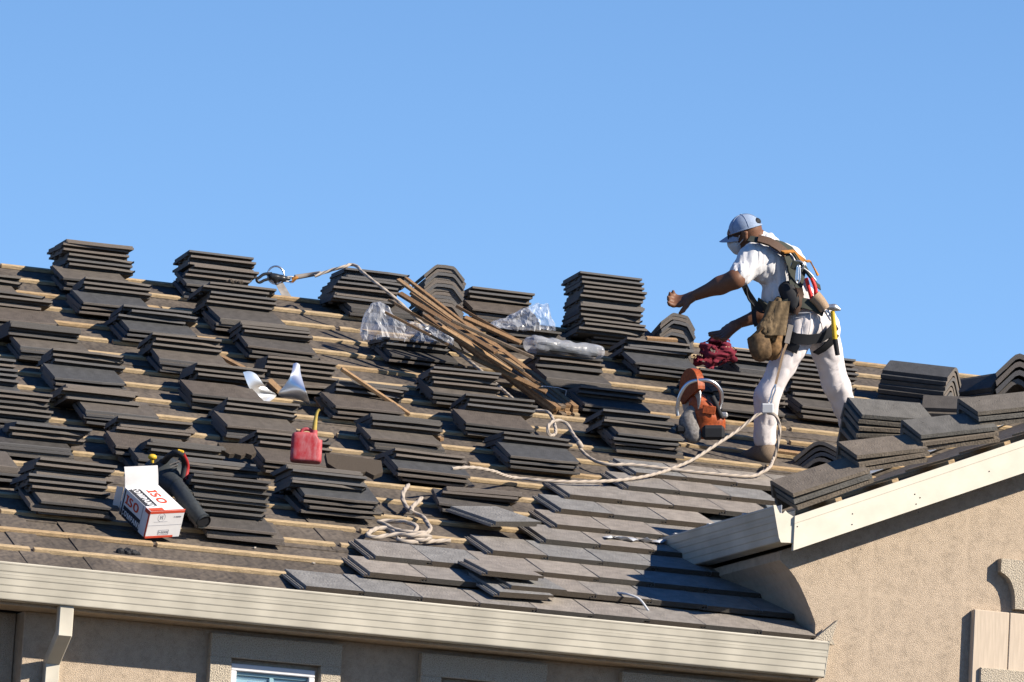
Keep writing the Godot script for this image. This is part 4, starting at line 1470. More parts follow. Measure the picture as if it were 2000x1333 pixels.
func build_nail_box() -> void:
	var bx := [V(-0.794,0.231,-0.481),V(0.951,0.164,-0.262),V(0.004,0.842,0.540),V(0.309,-0.515,0.800),V(0.204,0.152,0.278)]
	var o: Vector3 = bx[0]
	var B := Basis(bx[1], bx[2], bx[3]).orthonormalized()
	var s: Vector3 = bx[4]
	var root := thing("nail_box", "open white cardboard nail box with red edges and black bands, its lid flap raised", "box", "", o)
	var st := begin()
	cbox(st, B * V(s.x * 0.5, s.y * 0.5, -s.z * 0.5), s, B, 0.0015)
	obj("carton", st, "card_white", root)
	st = begin()
	# red bands 1 mm proud
	var p := 0.0012
	cbox(st, B * V(s.x * 0.5, s.y - 0.007, p * 0.5), V(s.x, 0.014, p), B, 0.0003)
	cbox(st, B * V(s.x * 0.40, 0.006, p * 0.5), V(s.x * 0.80, 0.012, p), B, 0.0003)
	cbox(st, B * V(0.40 * s.x * 0.5 + 0.004, s.y + p * 0.5, -0.018), V(s.x * 0.40, p, 0.034), B, 0.0003)
	cbox(st, B * V(s.x * 0.5 + 0.004, s.y + p * 0.5, -0.005), V(s.x, p, 0.008), B, 0.0003)
	cbox(st, B * V(-p * 0.5, s.y * 0.5, -0.007), V(p, s.y, 0.012), B, 0.0003)
	cbox(st, B * V(-p * 0.5, s.y - 0.012, -0.030), V(p, 0.022, 0.040), B, 0.0003)
	obj("red_band", st, "card_red", root)
	st = begin()
	cbox(st, B * V(-p * 0.5, s.y * 0.22, -s.z * 0.57), V(p, s.y * 0.43, s.z * 0.62), B, 0.0003)
	cbox(st, B * V(0.038, s.y + p * 0.5, -s.z * 0.54), V(0.070, p, s.z * 0.66), B, 0.0003)
	cbox(st, B * V(-p * 0.5, s.y * 0.5, -s.z * 0.925), V(p, s.y * 0.96, 0.010), B, 0.0003)
	obj("black_band", st, "card_black", root)
	st = begin()
	cbox(st, B * V(-p * 0.5, s.y * 0.72, -s.z * 0.255), V(p, s.y * 0.52, 0.006), B, 0.0003)
	cbox(st, B * V(s.x * 0.5, s.y * 0.47, p * 0.5), V(s.x * 0.96, 0.0016, p), B, 0.0003)
	cbox(st, B * V(s.x * 0.36, s.y * 0.60, p * 0.5), V(s.x * 0.40, 0.0010, p), B, 0.0003)
	# label frame low on the front, and the round emblem above
	for r in [[0.5, 0.285, 0.30, 0.0022], [0.5, 0.115, 0.30, 0.0022]]:
		cbox(st, B * V(s.x * r[0], s.y * r[1], p * 0.5), V(s.x * r[2], r[3], p), B, 0.0003)
	for r in [0.35, 0.65]:
		cbox(st, B * V(s.x * r, s.y * 0.2, p * 0.5), V(0.0022, s.y * 0.175, p), B, 0.0003)
	var ring := []
	for k in 25:
		var a := TAU * k / 24
		ring.append(B * V(s.x * 0.36 + cos(a) * 0.021, s.y * 0.76 + sin(a) * 0.023, 0.0003))
	tube(st, PackedVector3Array(ring), 0.0009, 0.0009, 6, 0, 0.03, false)
	obj("grey_print", st, "card_grey", root)
	lettering("lettering", "ISO", 0.050, root, B * V(-0.0014, s.y * 0.685, -s.z * 0.62), B.z, B.y, "card_red", 1.25)
	lettering("lettering", "COMPANY", 0.030, root, B * V(-0.0022, s.y * 0.20, -s.z * 0.57), B.z, B.y, "card_white", 0.95)
	lettering("lettering", "ISO", 0.056, root, B * V(0.125, s.y + 0.0012, -s.z * 0.55), B.z, B.x, "card_red", 1.25)
	lettering("lettering", "COMPANY", 0.036, root, B * V(0.038, s.y + 0.0022, -s.z * 0.54), B.z, B.x, "card_white", 0.90)
	lettering("lettering", "H", 0.022, root, B * V(s.x * 0.36, s.y * 0.76, 0.0008), B.x, B.y, "card_grey")
	lettering("lettering", "D-ROUS", 0.013, root, B * V(s.x * 0.5, s.y * 0.20, 0.0008), B.x, B.y, "card_grey")
	lettering("lettering", "F-10000", 0.009, root, B * V(s.x * 0.82, s.y * 0.76, 0.0008), B.x, B.y, "card_grey")
	# raised flap at the back end, and a slanting side flap
	st = begin()
	var g := []
	for i in 6:
		var t := i / 5.0
		var row := []
		for j in 4:
			row.append(B * V(s.x * (0.0 + 0.97 * j / 3.0) - 0.022 * t, s.y + 0.001 + 0.108 * t, -s.z + 0.004 - 0.014 * t * t))
		g.append(row)
	sheet(st, g, 0.003)
	obj("lid_flap", st, "card_white", root)
	st = begin()
	g = []
	for i in 4:
		var t := i / 3.0
		g.append([B * V(-0.001 - 0.03 * t, s.y * 0.95, -s.z - 0.002 - 0.020 * t), B * V(-0.001 - 0.03 * t, s.y * 0.05, -s.z - 0.002 - 0.020 * t)])
	sheet(st, g, 0.003)
	obj("end_flap", st, "card_white", root)


func build_cloth() -> void:
	var f := FastNoiseLite.new()
	f.seed = 5
	f.frequency = 6.0
	f.fractal_octaves = 2
	f.noise_type = FastNoiseLite.TYPE_SIMPLEX
	f.fractal_type = FastNoiseLite.FRACTAL_RIDGED
	var st := begin()
	var b := Basis(RGT, UPV, -FWD)
	blob(st, [[b * V(-0.10, -0.01, 0), b * V(-0.02, 0.03, 0), 0.035, 0.06], [b * V(-0.02, 0.05, 0), b * V(0.05, 0.085, 0), 0.06, 0.052], [b * V(0.0, 0.0, 0.03), b * V(0.09, 0.01, 0.02), 0.055, 0.045], [b * V(0.06, 0.05, 0), b * V(0.11, 0.03, 0.0), 0.05, 0.03], [b * V(-0.11, -0.02, 0.03), b * V(0.0, -0.015, 0.04), 0.02, 0.035]], 0.006, 50.0, f, 0.026, V(0.7, 1.5, 1.0))
	tag(obj("red_cloth", st, "cloth_red", self, V(4.016,2.293,-5.184)), "crumpled dark red cloth lying on the tiles left of the worker", "cloth")


# ---------------------------------------------------------------- anchor, ropes, lanyard
func build_anchor_and_ropes() -> void:
	var root := thing("roof_anchor", "roof anchor on the ridge: pale folded plate with an upright steel ring", "roof anchor")
	var st := begin()
	sheet(st, patch([[V(1.442,2.605,-6.050), V(1.491,2.616,-6.050)], [V(1.442,2.605,-6.050).lerp(V(1.512,2.498,-6.050), 0.55), V(1.491,2.616,-6.050).lerp(V(1.570,2.504,-6.050), 0.5)], [V(1.512,2.498,-6.050) + V(0.0, -0.02, 0.03), V(1.570,2.504,-6.050) + V(-0.01, 0.0, 0.03)]], 12, 5, 0.0), 0.002)
	obj("plate", st, "plate_grey", root)
	st = begin()
	var c: Vector3 = V(1.449,2.647,-6.050)
	var ring := []
	for k in 29:
		var a := TAU * k / 28
		ring.append(c + V(cos(a) * 0.049, sin(a) * 0.055, cos(a) * 0.012))
	tube(st, PackedVector3Array(ring), 0.0055, 0.0055, 10, 0, 0.03, false)
	obj("ring", st, "steel", root)
	st = begin()
	tube(st, smooth_path([V(1.442,2.605,-6.050), V(1.423,2.641,-6.050) - V(0, 0.03, 0), V(1.423,2.641,-6.050)], 0.01), 0.008, 0.008, 8)
	obj("stud", st, "dull_steel", root)
	root = thing("snap_hook", "dark snap hook and shackle joining the rope to the anchor ring", "hook")
	st = begin()
	var ha: Vector3 = V(1.333,2.612,-6.050)
	var hb: Vector3 = V(1.423,2.641,-6.050)
	tube(st, smooth_path([hb + V(0, 0.012, 0), ha.lerp(hb, 0.45) + V(0, 0.018, 0), ha + V(0.012, 0.008, 0), ha + V(-0.004, -0.006, 0), ha + V(0.014, -0.022, 0), ha.lerp(hb, 0.5) + V(0, -0.020, 0), hb + V(0, -0.018, 0)], 0.008), 0.010, 0.009, 10)
	obj("hook", st, "black_gloss", root)
	st = begin()
	blob(st, [[hb + V(0.0, -0.006, 0), V(1.490,2.629,-6.050), 0.020, 0.018], [V(1.490,2.629,-6.050), V(1.536,2.634,-6.050), 0.014, 0.010], [hb + V(0.02, -0.01, 0), hb + V(0.03, -0.05, 0), 0.015, 0.006]], 0.005, 90.0)
	obj("gate", st, "black_gloss", root)
	st = begin()
	tube(st, smooth_path([V(1.490,2.629,-6.050) + V(0.02, 0.012, 0), V(1.536,2.634,-6.050) + V(0.02, 0.014, 0), V(1.536,2.634,-6.050) + V(0.035, 0, 0), V(1.536,2.634,-6.050) + V(0.02, -0.016, 0), V(1.490,2.629,-6.050) + V(0.02, -0.014, 0)], 0.006), 0.005, 0.005, 8)
	obj("shackle", st, "dull_steel", root)
	st = begin()
	sheet(st, patch([[V(1.549,2.636,-6.050), V(1.593,2.657,-6.050)], [V(1.549,2.636,-6.050) + V(0.0, -0.012, 0.02), V(1.593,2.657,-6.050).lerp(V(1.582,2.630,-6.050), 0.6) + V(0, 0, 0.02)], [V(1.548,2.604,-6.050), V(1.548,2.604,-6.050) + V(0.012, 0.004, 0)]], 10, 5, 0.008), 0.002)
	obj("tag_flap", st, "orange_web", root)
	root = thing("safety_rope", "long pale twisted safety rope looping from the ridge hook to the worker", "rope")
	st = begin()
	tube(st, smooth_path([V(1.593,2.657,-6.050) - V(0.02, 0.01, 0), V(1.658,2.670,-6.050), V(1.658,2.670,-6.050) + V(0.06, 0.012, 0.05)], 0.01), 0.016, 0.013, 12)
	obj("spliced_eye", st, "rope_grey", root)
	for path in [[V(1.566,2.590,-5.614),V(1.652,2.630,-5.606),V(1.731,2.659,-5.571),V(1.807,2.689,-5.630),V(1.807,2.619,-5.436),V(1.856,2.540,-5.310),V(1.948,2.455,-5.234),V(2.142,2.275,-5.140),V(2.250,1.947,-4.450),V(2.280,1.649,-3.756)], [V(2.280,1.649,-3.756),V(2.340,1.598,-3.606),V(2.388,1.588,-3.555),V(2.383,1.524,-3.426),V(2.342,1.430,-3.253),V(2.261,1.381,-3.081),V(2.216,1.390,-3.024),V(2.242,1.443,-3.073),V(2.307,1.477,-3.129),V(2.358,1.464,-3.124),V(2.376,1.409,-3.070),V(2.373,1.368,-2.996),V(2.363,1.321,-2.883),V(2.362,1.301,-2.887),V(2.378,1.267,-2.857),V(2.396,1.233,-2.802),V(2.425,1.201,-2.724),V(2.478,1.190,-2.685),V(2.610,1.206,-2.711),V(2.792,1.204,-2.704),V(2.944,1.200,-2.696),V(3.131,1.202,-2.700),V(3.292,1.208,-2.714),V(3.390,1.229,-2.766),V(3.503,1.290,-2.885)], [V(3.390,1.229,-2.766),V(3.487,1.283,-2.844),V(3.665,1.405,-3.209),V(3.675,1.483,-3.181),V(3.677,1.571,-3.166),V(3.659,1.629,-3.162),V(3.633,1.657,-3.171),V(3.604,1.662,-3.186)], [V(3.584,1.661,-3.193),V(3.548,1.646,-3.197),V(3.497,1.604,-3.189),V(3.418,1.537,-3.174),V(3.253,1.430,-3.043),V(3.037,1.294,-2.870),V(2.858,1.209,-2.716),V(2.714,1.149,-2.571),V(2.503,1.080,-2.405),V(2.271,1.027,-2.263),V(2.071,0.998,-2.205),V(1.894,0.989,-2.211),V(1.788,0.995,-2.250),V(1.666,0.981,-2.113),V(1.518,0.967,-1.895),V(1.355,0.955,-1.762),V(1.204,0.923,-1.657)]]:
		st = begin()
		tube(st, smooth_path(path, 0.0055), 0.0094, 0.0094, 12, 3, 0.07)
		obj("rope", st, "rope", root)
	st = begin()
	var kn := smooth_path([V(2.280,1.649,-3.756),V(2.340,1.598,-3.606),V(2.388,1.588,-3.555),V(2.383,1.524,-3.426),V(2.342,1.430,-3.253),V(2.261,1.381,-3.081),V(2.216,1.390,-3.024),V(2.242,1.443,-3.073),V(2.307,1.477,-3.129),V(2.358,1.464,-3.124),V(2.376,1.409,-3.070),V(2.373,1.368,-2.996),V(2.363,1.321,-2.883),V(2.362,1.301,-2.887),V(2.378,1.267,-2.857),V(2.396,1.233,-2.802),V(2.425,1.201,-2.724),V(2.478,1.190,-2.685),V(2.610,1.206,-2.711),V(2.792,1.204,-2.704),V(2.944,1.200,-2.696),V(3.131,1.202,-2.700),V(3.292,1.208,-2.714),V(3.390,1.229,-2.766),V(3.503,1.290,-2.885)], 0.01)
	blob(st, [[V(2.356,1.320,-2.881), V(2.356,1.320,-2.881) + V(0.012, -0.014, 0.0), 0.017, 0.015]], 0.004, 90.0)
	obj("knot", st, "rope", root)
	root = thing("coiled_rope", "loose coil of grey white rope on the battens above the laid tiles", "rope")
	for path in [[V(0.983,0.815,-1.711),V(0.917,0.761,-1.579),V(0.896,0.717,-1.526),V(0.895,0.669,-1.461),V(0.912,0.630,-1.395),V(0.945,0.602,-1.325),V(0.937,0.549,-1.198),V(0.926,0.515,-1.116),V(0.883,0.481,-1.032),V(0.814,0.465,-0.967),V(0.758,0.464,-0.967),V(0.704,0.476,-1.020),V(0.664,0.517,-1.121),V(0.651,0.527,-1.144),V(0.710,0.534,-1.136),V(0.773,0.528,-1.068),V(0.809,0.493,-0.983),V(0.759,0.454,-0.967),V(0.702,0.461,-1.011),V(0.663,0.485,-1.069),V(0.595,0.469,-1.030),V(0.515,0.415,-0.901),V(0.549,0.406,-0.877),V(0.626,0.426,-0.900),V(0.681,0.437,-0.900),V(0.740,0.434,-0.866),V(0.827,0.445,-0.893),V(0.859,0.438,-0.903),V(0.786,0.414,-0.872),V(0.735,0.429,-0.934),V(0.677,0.408,-0.882),V(0.740,0.398,-0.858),V(0.914,0.431,-0.964),V(0.999,0.445,-0.998)], [V(0.893,0.624,-1.353),V(0.930,0.666,-1.455),V(0.970,0.697,-1.504),V(1.014,0.733,-1.564)]]:
		st = begin()
		tube(st, smooth_path(path, 0.0055), 0.0118, 0.0118, 12, 3, 0.080)
		obj("rope", st, "rope", root)
	# lanyard with its rope grab
	root = thing("lanyard", "webbing lanyard hanging from the harness to a white metal rope grab", "lanyard")
	st = begin()
	var l0: Vector3 = V(3.699,2.179,-3.128)
	var l1: Vector3 = V(3.677,2.068,-3.123)
	ribbon(st, [[l0, -FWD], [l0.lerp(l1, 0.5), -FWD], [l1, -FWD]], 0.030, 0.008)
	obj("energy_absorber", st, "rope_grey", root)
	st = begin()
	ribbon(st, [[l1, -FWD], [V(3.660,2.013,-3.127), -FWD], [V(3.660,2.013,-3.127).lerp(V(3.634,1.829,-3.157), 0.5), -FWD], [V(3.634,1.829,-3.157), -FWD]], 0.014, 0.004)
	obj("strap", st, "pale_leather", root)
	st = begin()
	var l3: Vector3 = V(3.634,1.829,-3.157)
	var l4: Vector3 = V(3.609,1.715,-3.175)
	tube(st, smooth_path([l3, l3.lerp(l4, 0.3) + RGT * 0.008, l3.lerp(l4, 0.6) + RGT * 0.006, l4, l3.lerp(l4, 0.6) - RGT * 0.006, l3.lerp(l4, 0.3) - RGT * 0.008, l3], 0.006), 0.0045, 0.0045, 8)
	obj("carabiner", st, "steel", root)
	st = begin()
	cbox(st, V(3.602,1.679,-3.183) + UPV * 0.008, V(0.072, 0.060, 0.026), Basis(RGT, UPV, -FWD), 0.010)
	obj("rope_grab", st, "white_metal", root)


func chunk(called: String, label: String, cat: String, group: String, at: Vector3, size: Vector3, m: String, turn: float, ang := 0.0) -> void:
	var st := begin()
	var w := size.x * 0.5
	var dd := size.z * 0.5
	var poly := PackedVector2Array([Vector2(-w, -dd), Vector2(w, -dd), Vector2(w * 0.97, dd * 0.35), Vector2(w * 0.62, dd * 0.9), Vector2(w * 0.35, dd * 0.55), Vector2(0.0, dd), Vector2(-w * 0.3, dd * 0.7), Vector2(-w * 0.65, dd * 0.85), Vector2(-w, dd * 0.2)])
	var b := Basis(V(1, 0, 0), -UP, NR).rotated(NR, turn).rotated(V(1, 0, 0), ang)
	prism(st, poly, Vector3.ZERO, b, -size.y * 0.5, size.y * 0.5)
	tag(obj(called, st, m, self, at), label, cat, group)


func build_debris() -> void:
	var g := "broken roof tiles"
	chunk("broken_tile", "broken tile with a rough nose on the low pile right of the leaf blower", "broken tile", g, V(0.057,0.919,-1.831), V(0.20, 0.026, 0.12), "nose", 0.1, 0.3)
	chunk("broken_tile", "broken tile lying upside down right of the red fuel can", "broken tile", g, V(0.627,0.859,-1.554), V(0.31, 0.028, 0.16), "nose", -0.06, 0.35)
	for i in 3:
		pass
	var cr := thing("mortar_crumbs", "crumbs of mortar on the top tile of a pile left of the ring anchor", "mortar crumbs", "", V(0.871,2.378,-4.943))
	for i in 6:
		var cs := begin()
		cbox(cs, V((i - 2.5) * 0.018, 0.004 * (i % 2), 0.01 * sin(i * 2.0)), V(0.02, 0.014 + 0.004 * (i % 3), 0.018), Basis(NR, i * 0.7), 0.004)
		obj("crumb", cs, "nose", cr)
	var f := FastNoiseLite.new()
	f.seed = 9
	f.frequency = 40.0
	var st := begin()
	blob(st, [[V(-0.05, 0, 0), V(0.02, 0, 0), 0.018, 0.014], [V(0.0, 0, 0), V(0.06, -0.004, 0), 0.013, 0.006]], 0.004, 80.0, f, 0.008)
	tag(obj("tar_clump", st, "black", self, V(-0.926,0.124,-0.269)), "small black clump of tar beside the second batten above the gutter", "tar clump")
	# loose tiles on the laid field
	var root := thing("loose_roof_tiles", "three loose tiles lying askew on the laid courses near the gutter", "roof tiles")
	var specs := [[V(0.881,0.152,-0.007), 0.14, 0.0], [V(0.990,0.083,0.055), 0.11, 0.03], [V(0.908,0.036,0.117), 0.06, 0.10]]
	for q in specs:
		var d: float = q[1]
		var b := Basis(V(1, 0, 0), (NR * cos(d) + UP * sin(d)), (-UP * cos(d) + NR * sin(d))).rotated(NR, q[2])
		put_tile(root, b, q[0], "laid%d" % (rng.randi() % 4), "nose")
	root = thing("loose_roof_tile", "single grey tile lying turned on the felt below the fanned pile", "roof tile")
	var b2 := Basis(V(1, 0, 0), (NR * cos(0.1) + UP * sin(0.1)), (-UP * cos(0.1) + NR * sin(0.1))).rotated(NR, 0.33)
	put_tile(root, b2, V(1.256,0.547,-1.028), "laid2", "nose_grey")
	# chips of mortar and wood scattered on felt and tiles
	var k := 0
	for q in [V(-0.066,2.320,-5.584),V(-0.955,0.389,-0.909),V(-0.184,0.252,-0.578),V(0.283,0.511,-1.205),V(0.082,0.181,-0.407),V(1.526,-0.051,0.156),V(-1.056,0.263,-0.604),V(2.227,1.328,-3.183)]:
		st = begin()
		cbox(st, Vector3.ZERO, V(0.012 + 0.012 * rng.randf(), 0.008, 0.010 + 0.008 * rng.randf()), Basis(NR, rng.randf() * 3.0), 0.002)
		var o := obj("debris_chip", st, "chip" if k % 3 else "nose_grey", self, q)
		tag(o, "tiny chip of mortar " + ["on the batten at the upper left", "on the felt left of the nail box", "on the felt below the tile pile beside the blower nozzle", "on the felt left of the coiled rope", "at the left end of the lowest laid course", "on the lowest laid course near its right end", "just left of the white nail box", "on the tile below the rope knot"][k], "chip", "tiny chips on the roof")
		k += 1


# ---------------------------------------------------------------- the worker
func hand_bones(wr: Vector3, d: Vector3, n: Vector3, side: float, curl: Array, spread := 0.12, k := 1.0) -> Array:
	# d towards the fingers, n out of the back of the hand, thumb on side * (d x n)
	d = d.normalized()
	n = (n - d * n.dot(d)).normalized()
	var s := d.cross(n) * side
	var out := []
	var lens := [0.074, 0.082, 0.077, 0.060]
	for i in 4:
		var off := (1.5 - i) * 0.021
		var root := wr + (d * 0.090 + s * off - n * 0.002 * absf(1.5 - i)) * k
		out.append([wr + (d * 0.012 + s * off * 0.6) * k, root, 0.0145 * k, 0.0115 * k])
		var dir := (d + s * off / 0.021 * spread * 0.35).normalized()
		var p := root
		var c: float = curl[i]
		for j in 3:
			dir = dir.rotated(s, c * (0.9 if j == 0 else 1.0))
			if side > 0:
				pass
			var l: float = lens[i] * [0.45, 0.31, 0.24][j] * k
			var q := p + dir * l
			out.append([p, q, (0.0098 - 0.0012 * j) * k, (0.0090 - 0.0012 * j) * k])
			p = q
	var td := (d * 0.62 + s * 0.75 - n * 0.25).normalized()
	var t0 := wr + (d * 0.030 + s * 0.026) * k
	var t1 := t0 + td * 0.036 * k
	var t2 := t1 + (td + d * 0.5 - n * 0.2).normalized() * 0.030 * k
	var t3 := t2 + (td * 0.4 + d * 0.9 - n * 0.3).normalized() * 0.024 * k
	out.append([wr + d * 0.02 * k, t0, 0.015 * k, 0.014 * k])
	out.append([t0, t1, 0.0135 * k, 0.0105 * k])
	out.append([t1, t2, 0.0105 * k, 0.0095 * k])
	out.append([t2, t3, 0.0095 * k, 0.008 * k])
	return out


func fix_curl(bones: Array) -> Array:
	return bones


func build_person() -> void:
	var root := thing("person", "worker in white with pale blue cap, dust mask and harness, reaching left over the tiles", "person")
	var body := [[V(3.566,2.534,-3.273),V(3.758,2.563,-3.363),0.085,0.085],[V(3.661,2.542,-3.293),V(3.762,2.362,-3.290),0.100,0.095],[V(3.762,2.362,-3.290),V(3.882,2.237,-3.270),0.095,0.100],[V(3.606,2.633,-3.296),V(3.532,2.702,-3.331),0.060,0.054],[V(3.532,2.702,-3.331),V(3.495,2.733,-3.338),0.054,0.056],[V(3.551,2.560,-3.253),V(3.497,2.561,-3.239),0.070,0.065],[V(3.497,2.561,-3.239),V(3.361,2.417,-3.182),0.058,0.050],[V(3.361,2.417,-3.182),V(3.297,2.384,-3.246),0.050,0.048],[V(3.297,2.384,-3.246),V(3.178,2.324,-3.367),0.048,0.030],[V(3.727,2.591,-3.369),V(3.785,2.611,-3.421),0.070,0.060],[V(3.785,2.611,-3.421),V(3.764,2.336,-3.572),0.055,0.045],[V(3.764,2.336,-3.572),V(3.694,2.302,-3.594),0.045,0.043],[V(3.694,2.302,-3.594),V(3.563,2.240,-3.635),0.043,0.029],[V(3.784,2.131,-3.236),V(3.643,1.788,-3.301),0.085,0.062],[V(3.643,1.788,-3.301),V(3.681,1.479,-3.394),0.060,0.042],[V(3.964,2.175,-3.306),V(4.111,1.918,-3.418),0.085,0.062],[V(4.111,1.918,-3.418),V(4.376,1.596,-3.640),0.060,0.042]]
	# ---- body: one continuous skin
	var st := begin()
	blob(st, body, 0.011, 75.0)
	# hands
	var lw: Vector3 = V(3.178,2.324,-3.367)
	var le: Vector3 = V(3.361,2.417,-3.182)
	var ld := (lw - le).normalized()
	var hb := hand_bones(lw - ld * 0.01, ld + UPV * 0.05 - FWD * 0.1, UPV * 0.75 + RGT * -0.15 - FWD * 0.55, -1.0, [-0.50, -0.60, -0.66, -0.72], 0.4, 1.08)
	hb.append([lw - ld * 0.05, lw + ld * 0.02, 0.030, 0.022])
	blob(st, hb, 0.0042, 150.0)
	var rw: Vector3 = V(3.563,2.240,-3.635)
	var re: Vector3 = V(3.764,2.336,-3.572)
	var rd := (rw - re).normalized()
	hb = hand_bones(rw - rd * 0.01, rd - UPV * 0.32 + RGT * 0.0, UPV * 0.7 - RGT * 0.2 - FWD * 0.4, 1.0, [0.18, 0.26, 0.30, 0.36], 0.95, 1.12)
	hb.append([rw - rd * 0.05, rw + rd * 0.02, 0.028, 0.021])
	blob(st, hb, 0.0042, 150.0)
	# head: skull, jaw, nose, ears
	var h: Vector3 = V(3.470,2.734,-3.347)
	var hf := (-RGT * 0.90 + FWD * 0.36 - UPV * 0.28).normalized()
	var hu := (UPV * 0.95 - RGT * 0.28).normalized()
	hu = (hu - hf * hu.dot(hf)).normalized()
	var hs := hf.cross(hu)
	var head := [[h - hf * 0.028 + hu * 0.012, h + hf * 0.022 + hu * 0.012, 0.074, 0.070], [h + hf * 0.030 - hu * 0.035, h + hf * 0.048 - hu * 0.082, 0.052, 0.034],
		[h - hf * 0.03 - hu * 0.04, h - hf * 0.03 - hu * 0.11, 0.056, 0.054],
		[h + hf * 0.088 - hu * 0.002, h + hf * 0.104 - hu * 0.034, 0.009, 0.014], [h + hf * 0.078 + hu * 0.014 - hs * 0.03, h + hf * 0.078 + hu * 0.014 + hs * 0.03, 0.012, 0.012],
		[h + hf * 0.082 - hu * 0.058 - hs * 0.016, h + hf * 0.082 - hu * 0.058 + hs * 0.016, 0.009, 0.009]]
	blob(st, head, 0.0055, 75.0)
	for sd in [-1.0, 1.0]:
		var e: Vector3 = h + hs * (0.076 * sd) - hf * 0.010 - hu * 0.020
		blob(st, [[e + hu * 0.024 - hf * 0.004, e + hu * 0.012 - hf * 0.018, 0.008, 0.009], [e + hu * 0.012 - hf * 0.018, e - hu * 0.014 - hf * 0.010, 0.009, 0.008], [e - hu * 0.014 - hf * 0.010, e - hu * 0.026 + hf * 0.002, 0.008, 0.007], [e, e + hu * 0.01, 0.008, 0.008]], 0.0032, 160.0)
		ellipsoid(st, h + hf * 0.070 + hs * 0.031 * sd - hu * 0.006, Basis(hs, hu, hf), V(0.012, 0.012, 0.012), 12, 8)
	obj("body", st, "skin", root)
	# ---- clothes
	var f := FastNoiseLite.new()
	f.seed = 21
	f.frequency = 5.5
	f.fractal_octaves = 2
	f.fractal_type = FastNoiseLite.FRACTAL_RIDGED
	st = begin()
	blob(st, [[V(3.566,2.534,-3.273),V(3.758,2.563,-3.363),0.100,0.098],[V(3.661,2.542,-3.293),V(3.762,2.362,-3.290),0.115,0.112],[V(3.667,2.358,-3.269),V(3.825,2.363,-3.311),0.098,0.095],[V(3.596,2.641,-3.298),V(3.654,2.565,-3.313),0.075,0.110],[V(3.579,2.671,-3.331),V(3.534,2.597,-3.273),0.060,0.075],[V(3.579,2.671,-3.331),V(3.759,2.617,-3.397),0.055,0.070],[V(3.497,2.561,-3.239),V(3.391,2.448,-3.194),0.080,0.070],[V(3.551,2.560,-3.253),V(3.497,2.561,-3.239),0.090,0.082],[V(3.785,2.611,-3.421),V(3.773,2.446,-3.511),0.078,0.070],[V(3.706,2.325,-3.283),V(3.816,2.287,-3.295),0.100,0.100]], 0.0075, 50.0, f, 0.009, V(2.2, 0.5, 1.9))
	obj("shirt", st, "shirt", root)
	# collar
	st = begin()
	var nb := h - hf * 0.062 - hu * 0.085
	tube(st, smooth_path([nb - hs * 0.068 + hf * 0.035 - hu * 0.012, nb - hs * 0.045 - hf * 0.03 + hu * 0.010, nb - hf * 0.048 + hu * 0.016, nb + hs * 0.045 - hf * 0.03 + hu * 0.010, nb + hs * 0.068 + hf * 0.035 - hu * 0.012], 0.008), 0.018, 0.018, 10)
	obj("collar", st, "shirt", root)
	st = begin()
	f = f.duplicate()
	f.seed = 33
	f.frequency = 4.0
	blob(st, [[V(3.807,2.210,-3.225),V(3.964,2.239,-3.306),0.098,0.098],[V(3.800,2.323,-3.262),V(3.882,2.237,-3.270),0.108,0.112],[V(3.784,2.131,-3.236),V(3.643,1.788,-3.301),0.094,0.072],[V(3.643,1.788,-3.301),V(3.671,1.543,-3.386),0.072,0.070],[V(3.964,2.175,-3.306),V(4.111,1.918,-3.418),0.098,0.076],[V(4.111,1.918,-3.418),V(4.342,1.638,-3.612),0.076,0.068]], 0.008, 65.0, f, 0.0085, V(1.7, 1.0, 1.7))
	var tr := obj("trousers", st, "trousers", root)
	st = begin()
	for s in [[[V(3.809,2.280,-3.111),V(0.026,0.168,0.985)],[V(3.809,2.230,-3.104),V(-0.009,0.076,0.997)],[V(3.809,2.176,-3.106),V(0.013,-0.135,0.991)],[V(3.806,2.132,-3.115),V(0.045,-0.311,0.949)]], [[V(3.725,2.224,-3.127),V(-0.500,-0.025,0.866)],[V(3.775,2.233,-3.108),V(-0.210,0.071,0.975)],[V(3.767,2.172,-3.112),V(-0.264,-0.117,0.957)]], [[V(3.853,2.248,-3.111),V(0.224,0.130,0.966)],[V(3.884,2.204,-3.118),V(0.304,-0.081,0.949)],[V(3.896,2.170,-3.129),V(0.352,-0.276,0.895)]], [[V(3.735,2.252,-3.123),V(-0.380,-0.007,0.925)],[V(3.806,2.261,-3.108),V(-0.013,0.150,0.989)],[V(3.897,2.273,-3.128),V(0.306,0.212,0.928)]]]:
		ribbon(st, s, 0.004, 0.002)
	obj("seam", st, "card_grey", tr)
	st = begin()
	ribbon(st, [[V(3.672,2.315,-3.132),V(-0.303,-0.133,0.944)],[V(3.731,2.333,-3.119),V(-0.154,0.058,0.986)],[V(3.794,2.327,-3.113),V(0.044,0.146,0.988)],[V(3.871,2.314,-3.125),V(0.293,0.260,0.920)],[V(3.923,2.291,-3.138),V(0.380,0.303,0.874)]], 0.030, 0.004)
	obj("waistband", st, "trousers", tr)
	# boots
	for q in [[V(3.681,1.479,-3.394), V(3.607,1.445,-3.500), V(3.704,1.442,-3.392)], [V(4.376,1.596,-3.640), V(4.376,1.596,-3.640) - RGT * 0.13 + FWD * 0.06 - UPV * 0.05, V(4.376,1.596,-3.640) + RGT * 0.02 - UPV * 0.05]]:
		st = begin()
		var a: Vector3 = q[0]
		var toe: Vector3 = q[1]
		var heel: Vector3 = q[2]
		blob(st, [[a + UPV * 0.03, a - UPV * 0.02, 0.048, 0.050], [a - UPV * 0.015, heel.lerp(a, 0.2), 0.046, 0.042], [heel + UPV * 0.002, toe + UPV * 0.002, 0.036, 0.034], [a - UPV * 0.01, heel.lerp(toe, 0.55) + UPV * 0.02, 0.045, 0.036]], 0.008, 70.0)
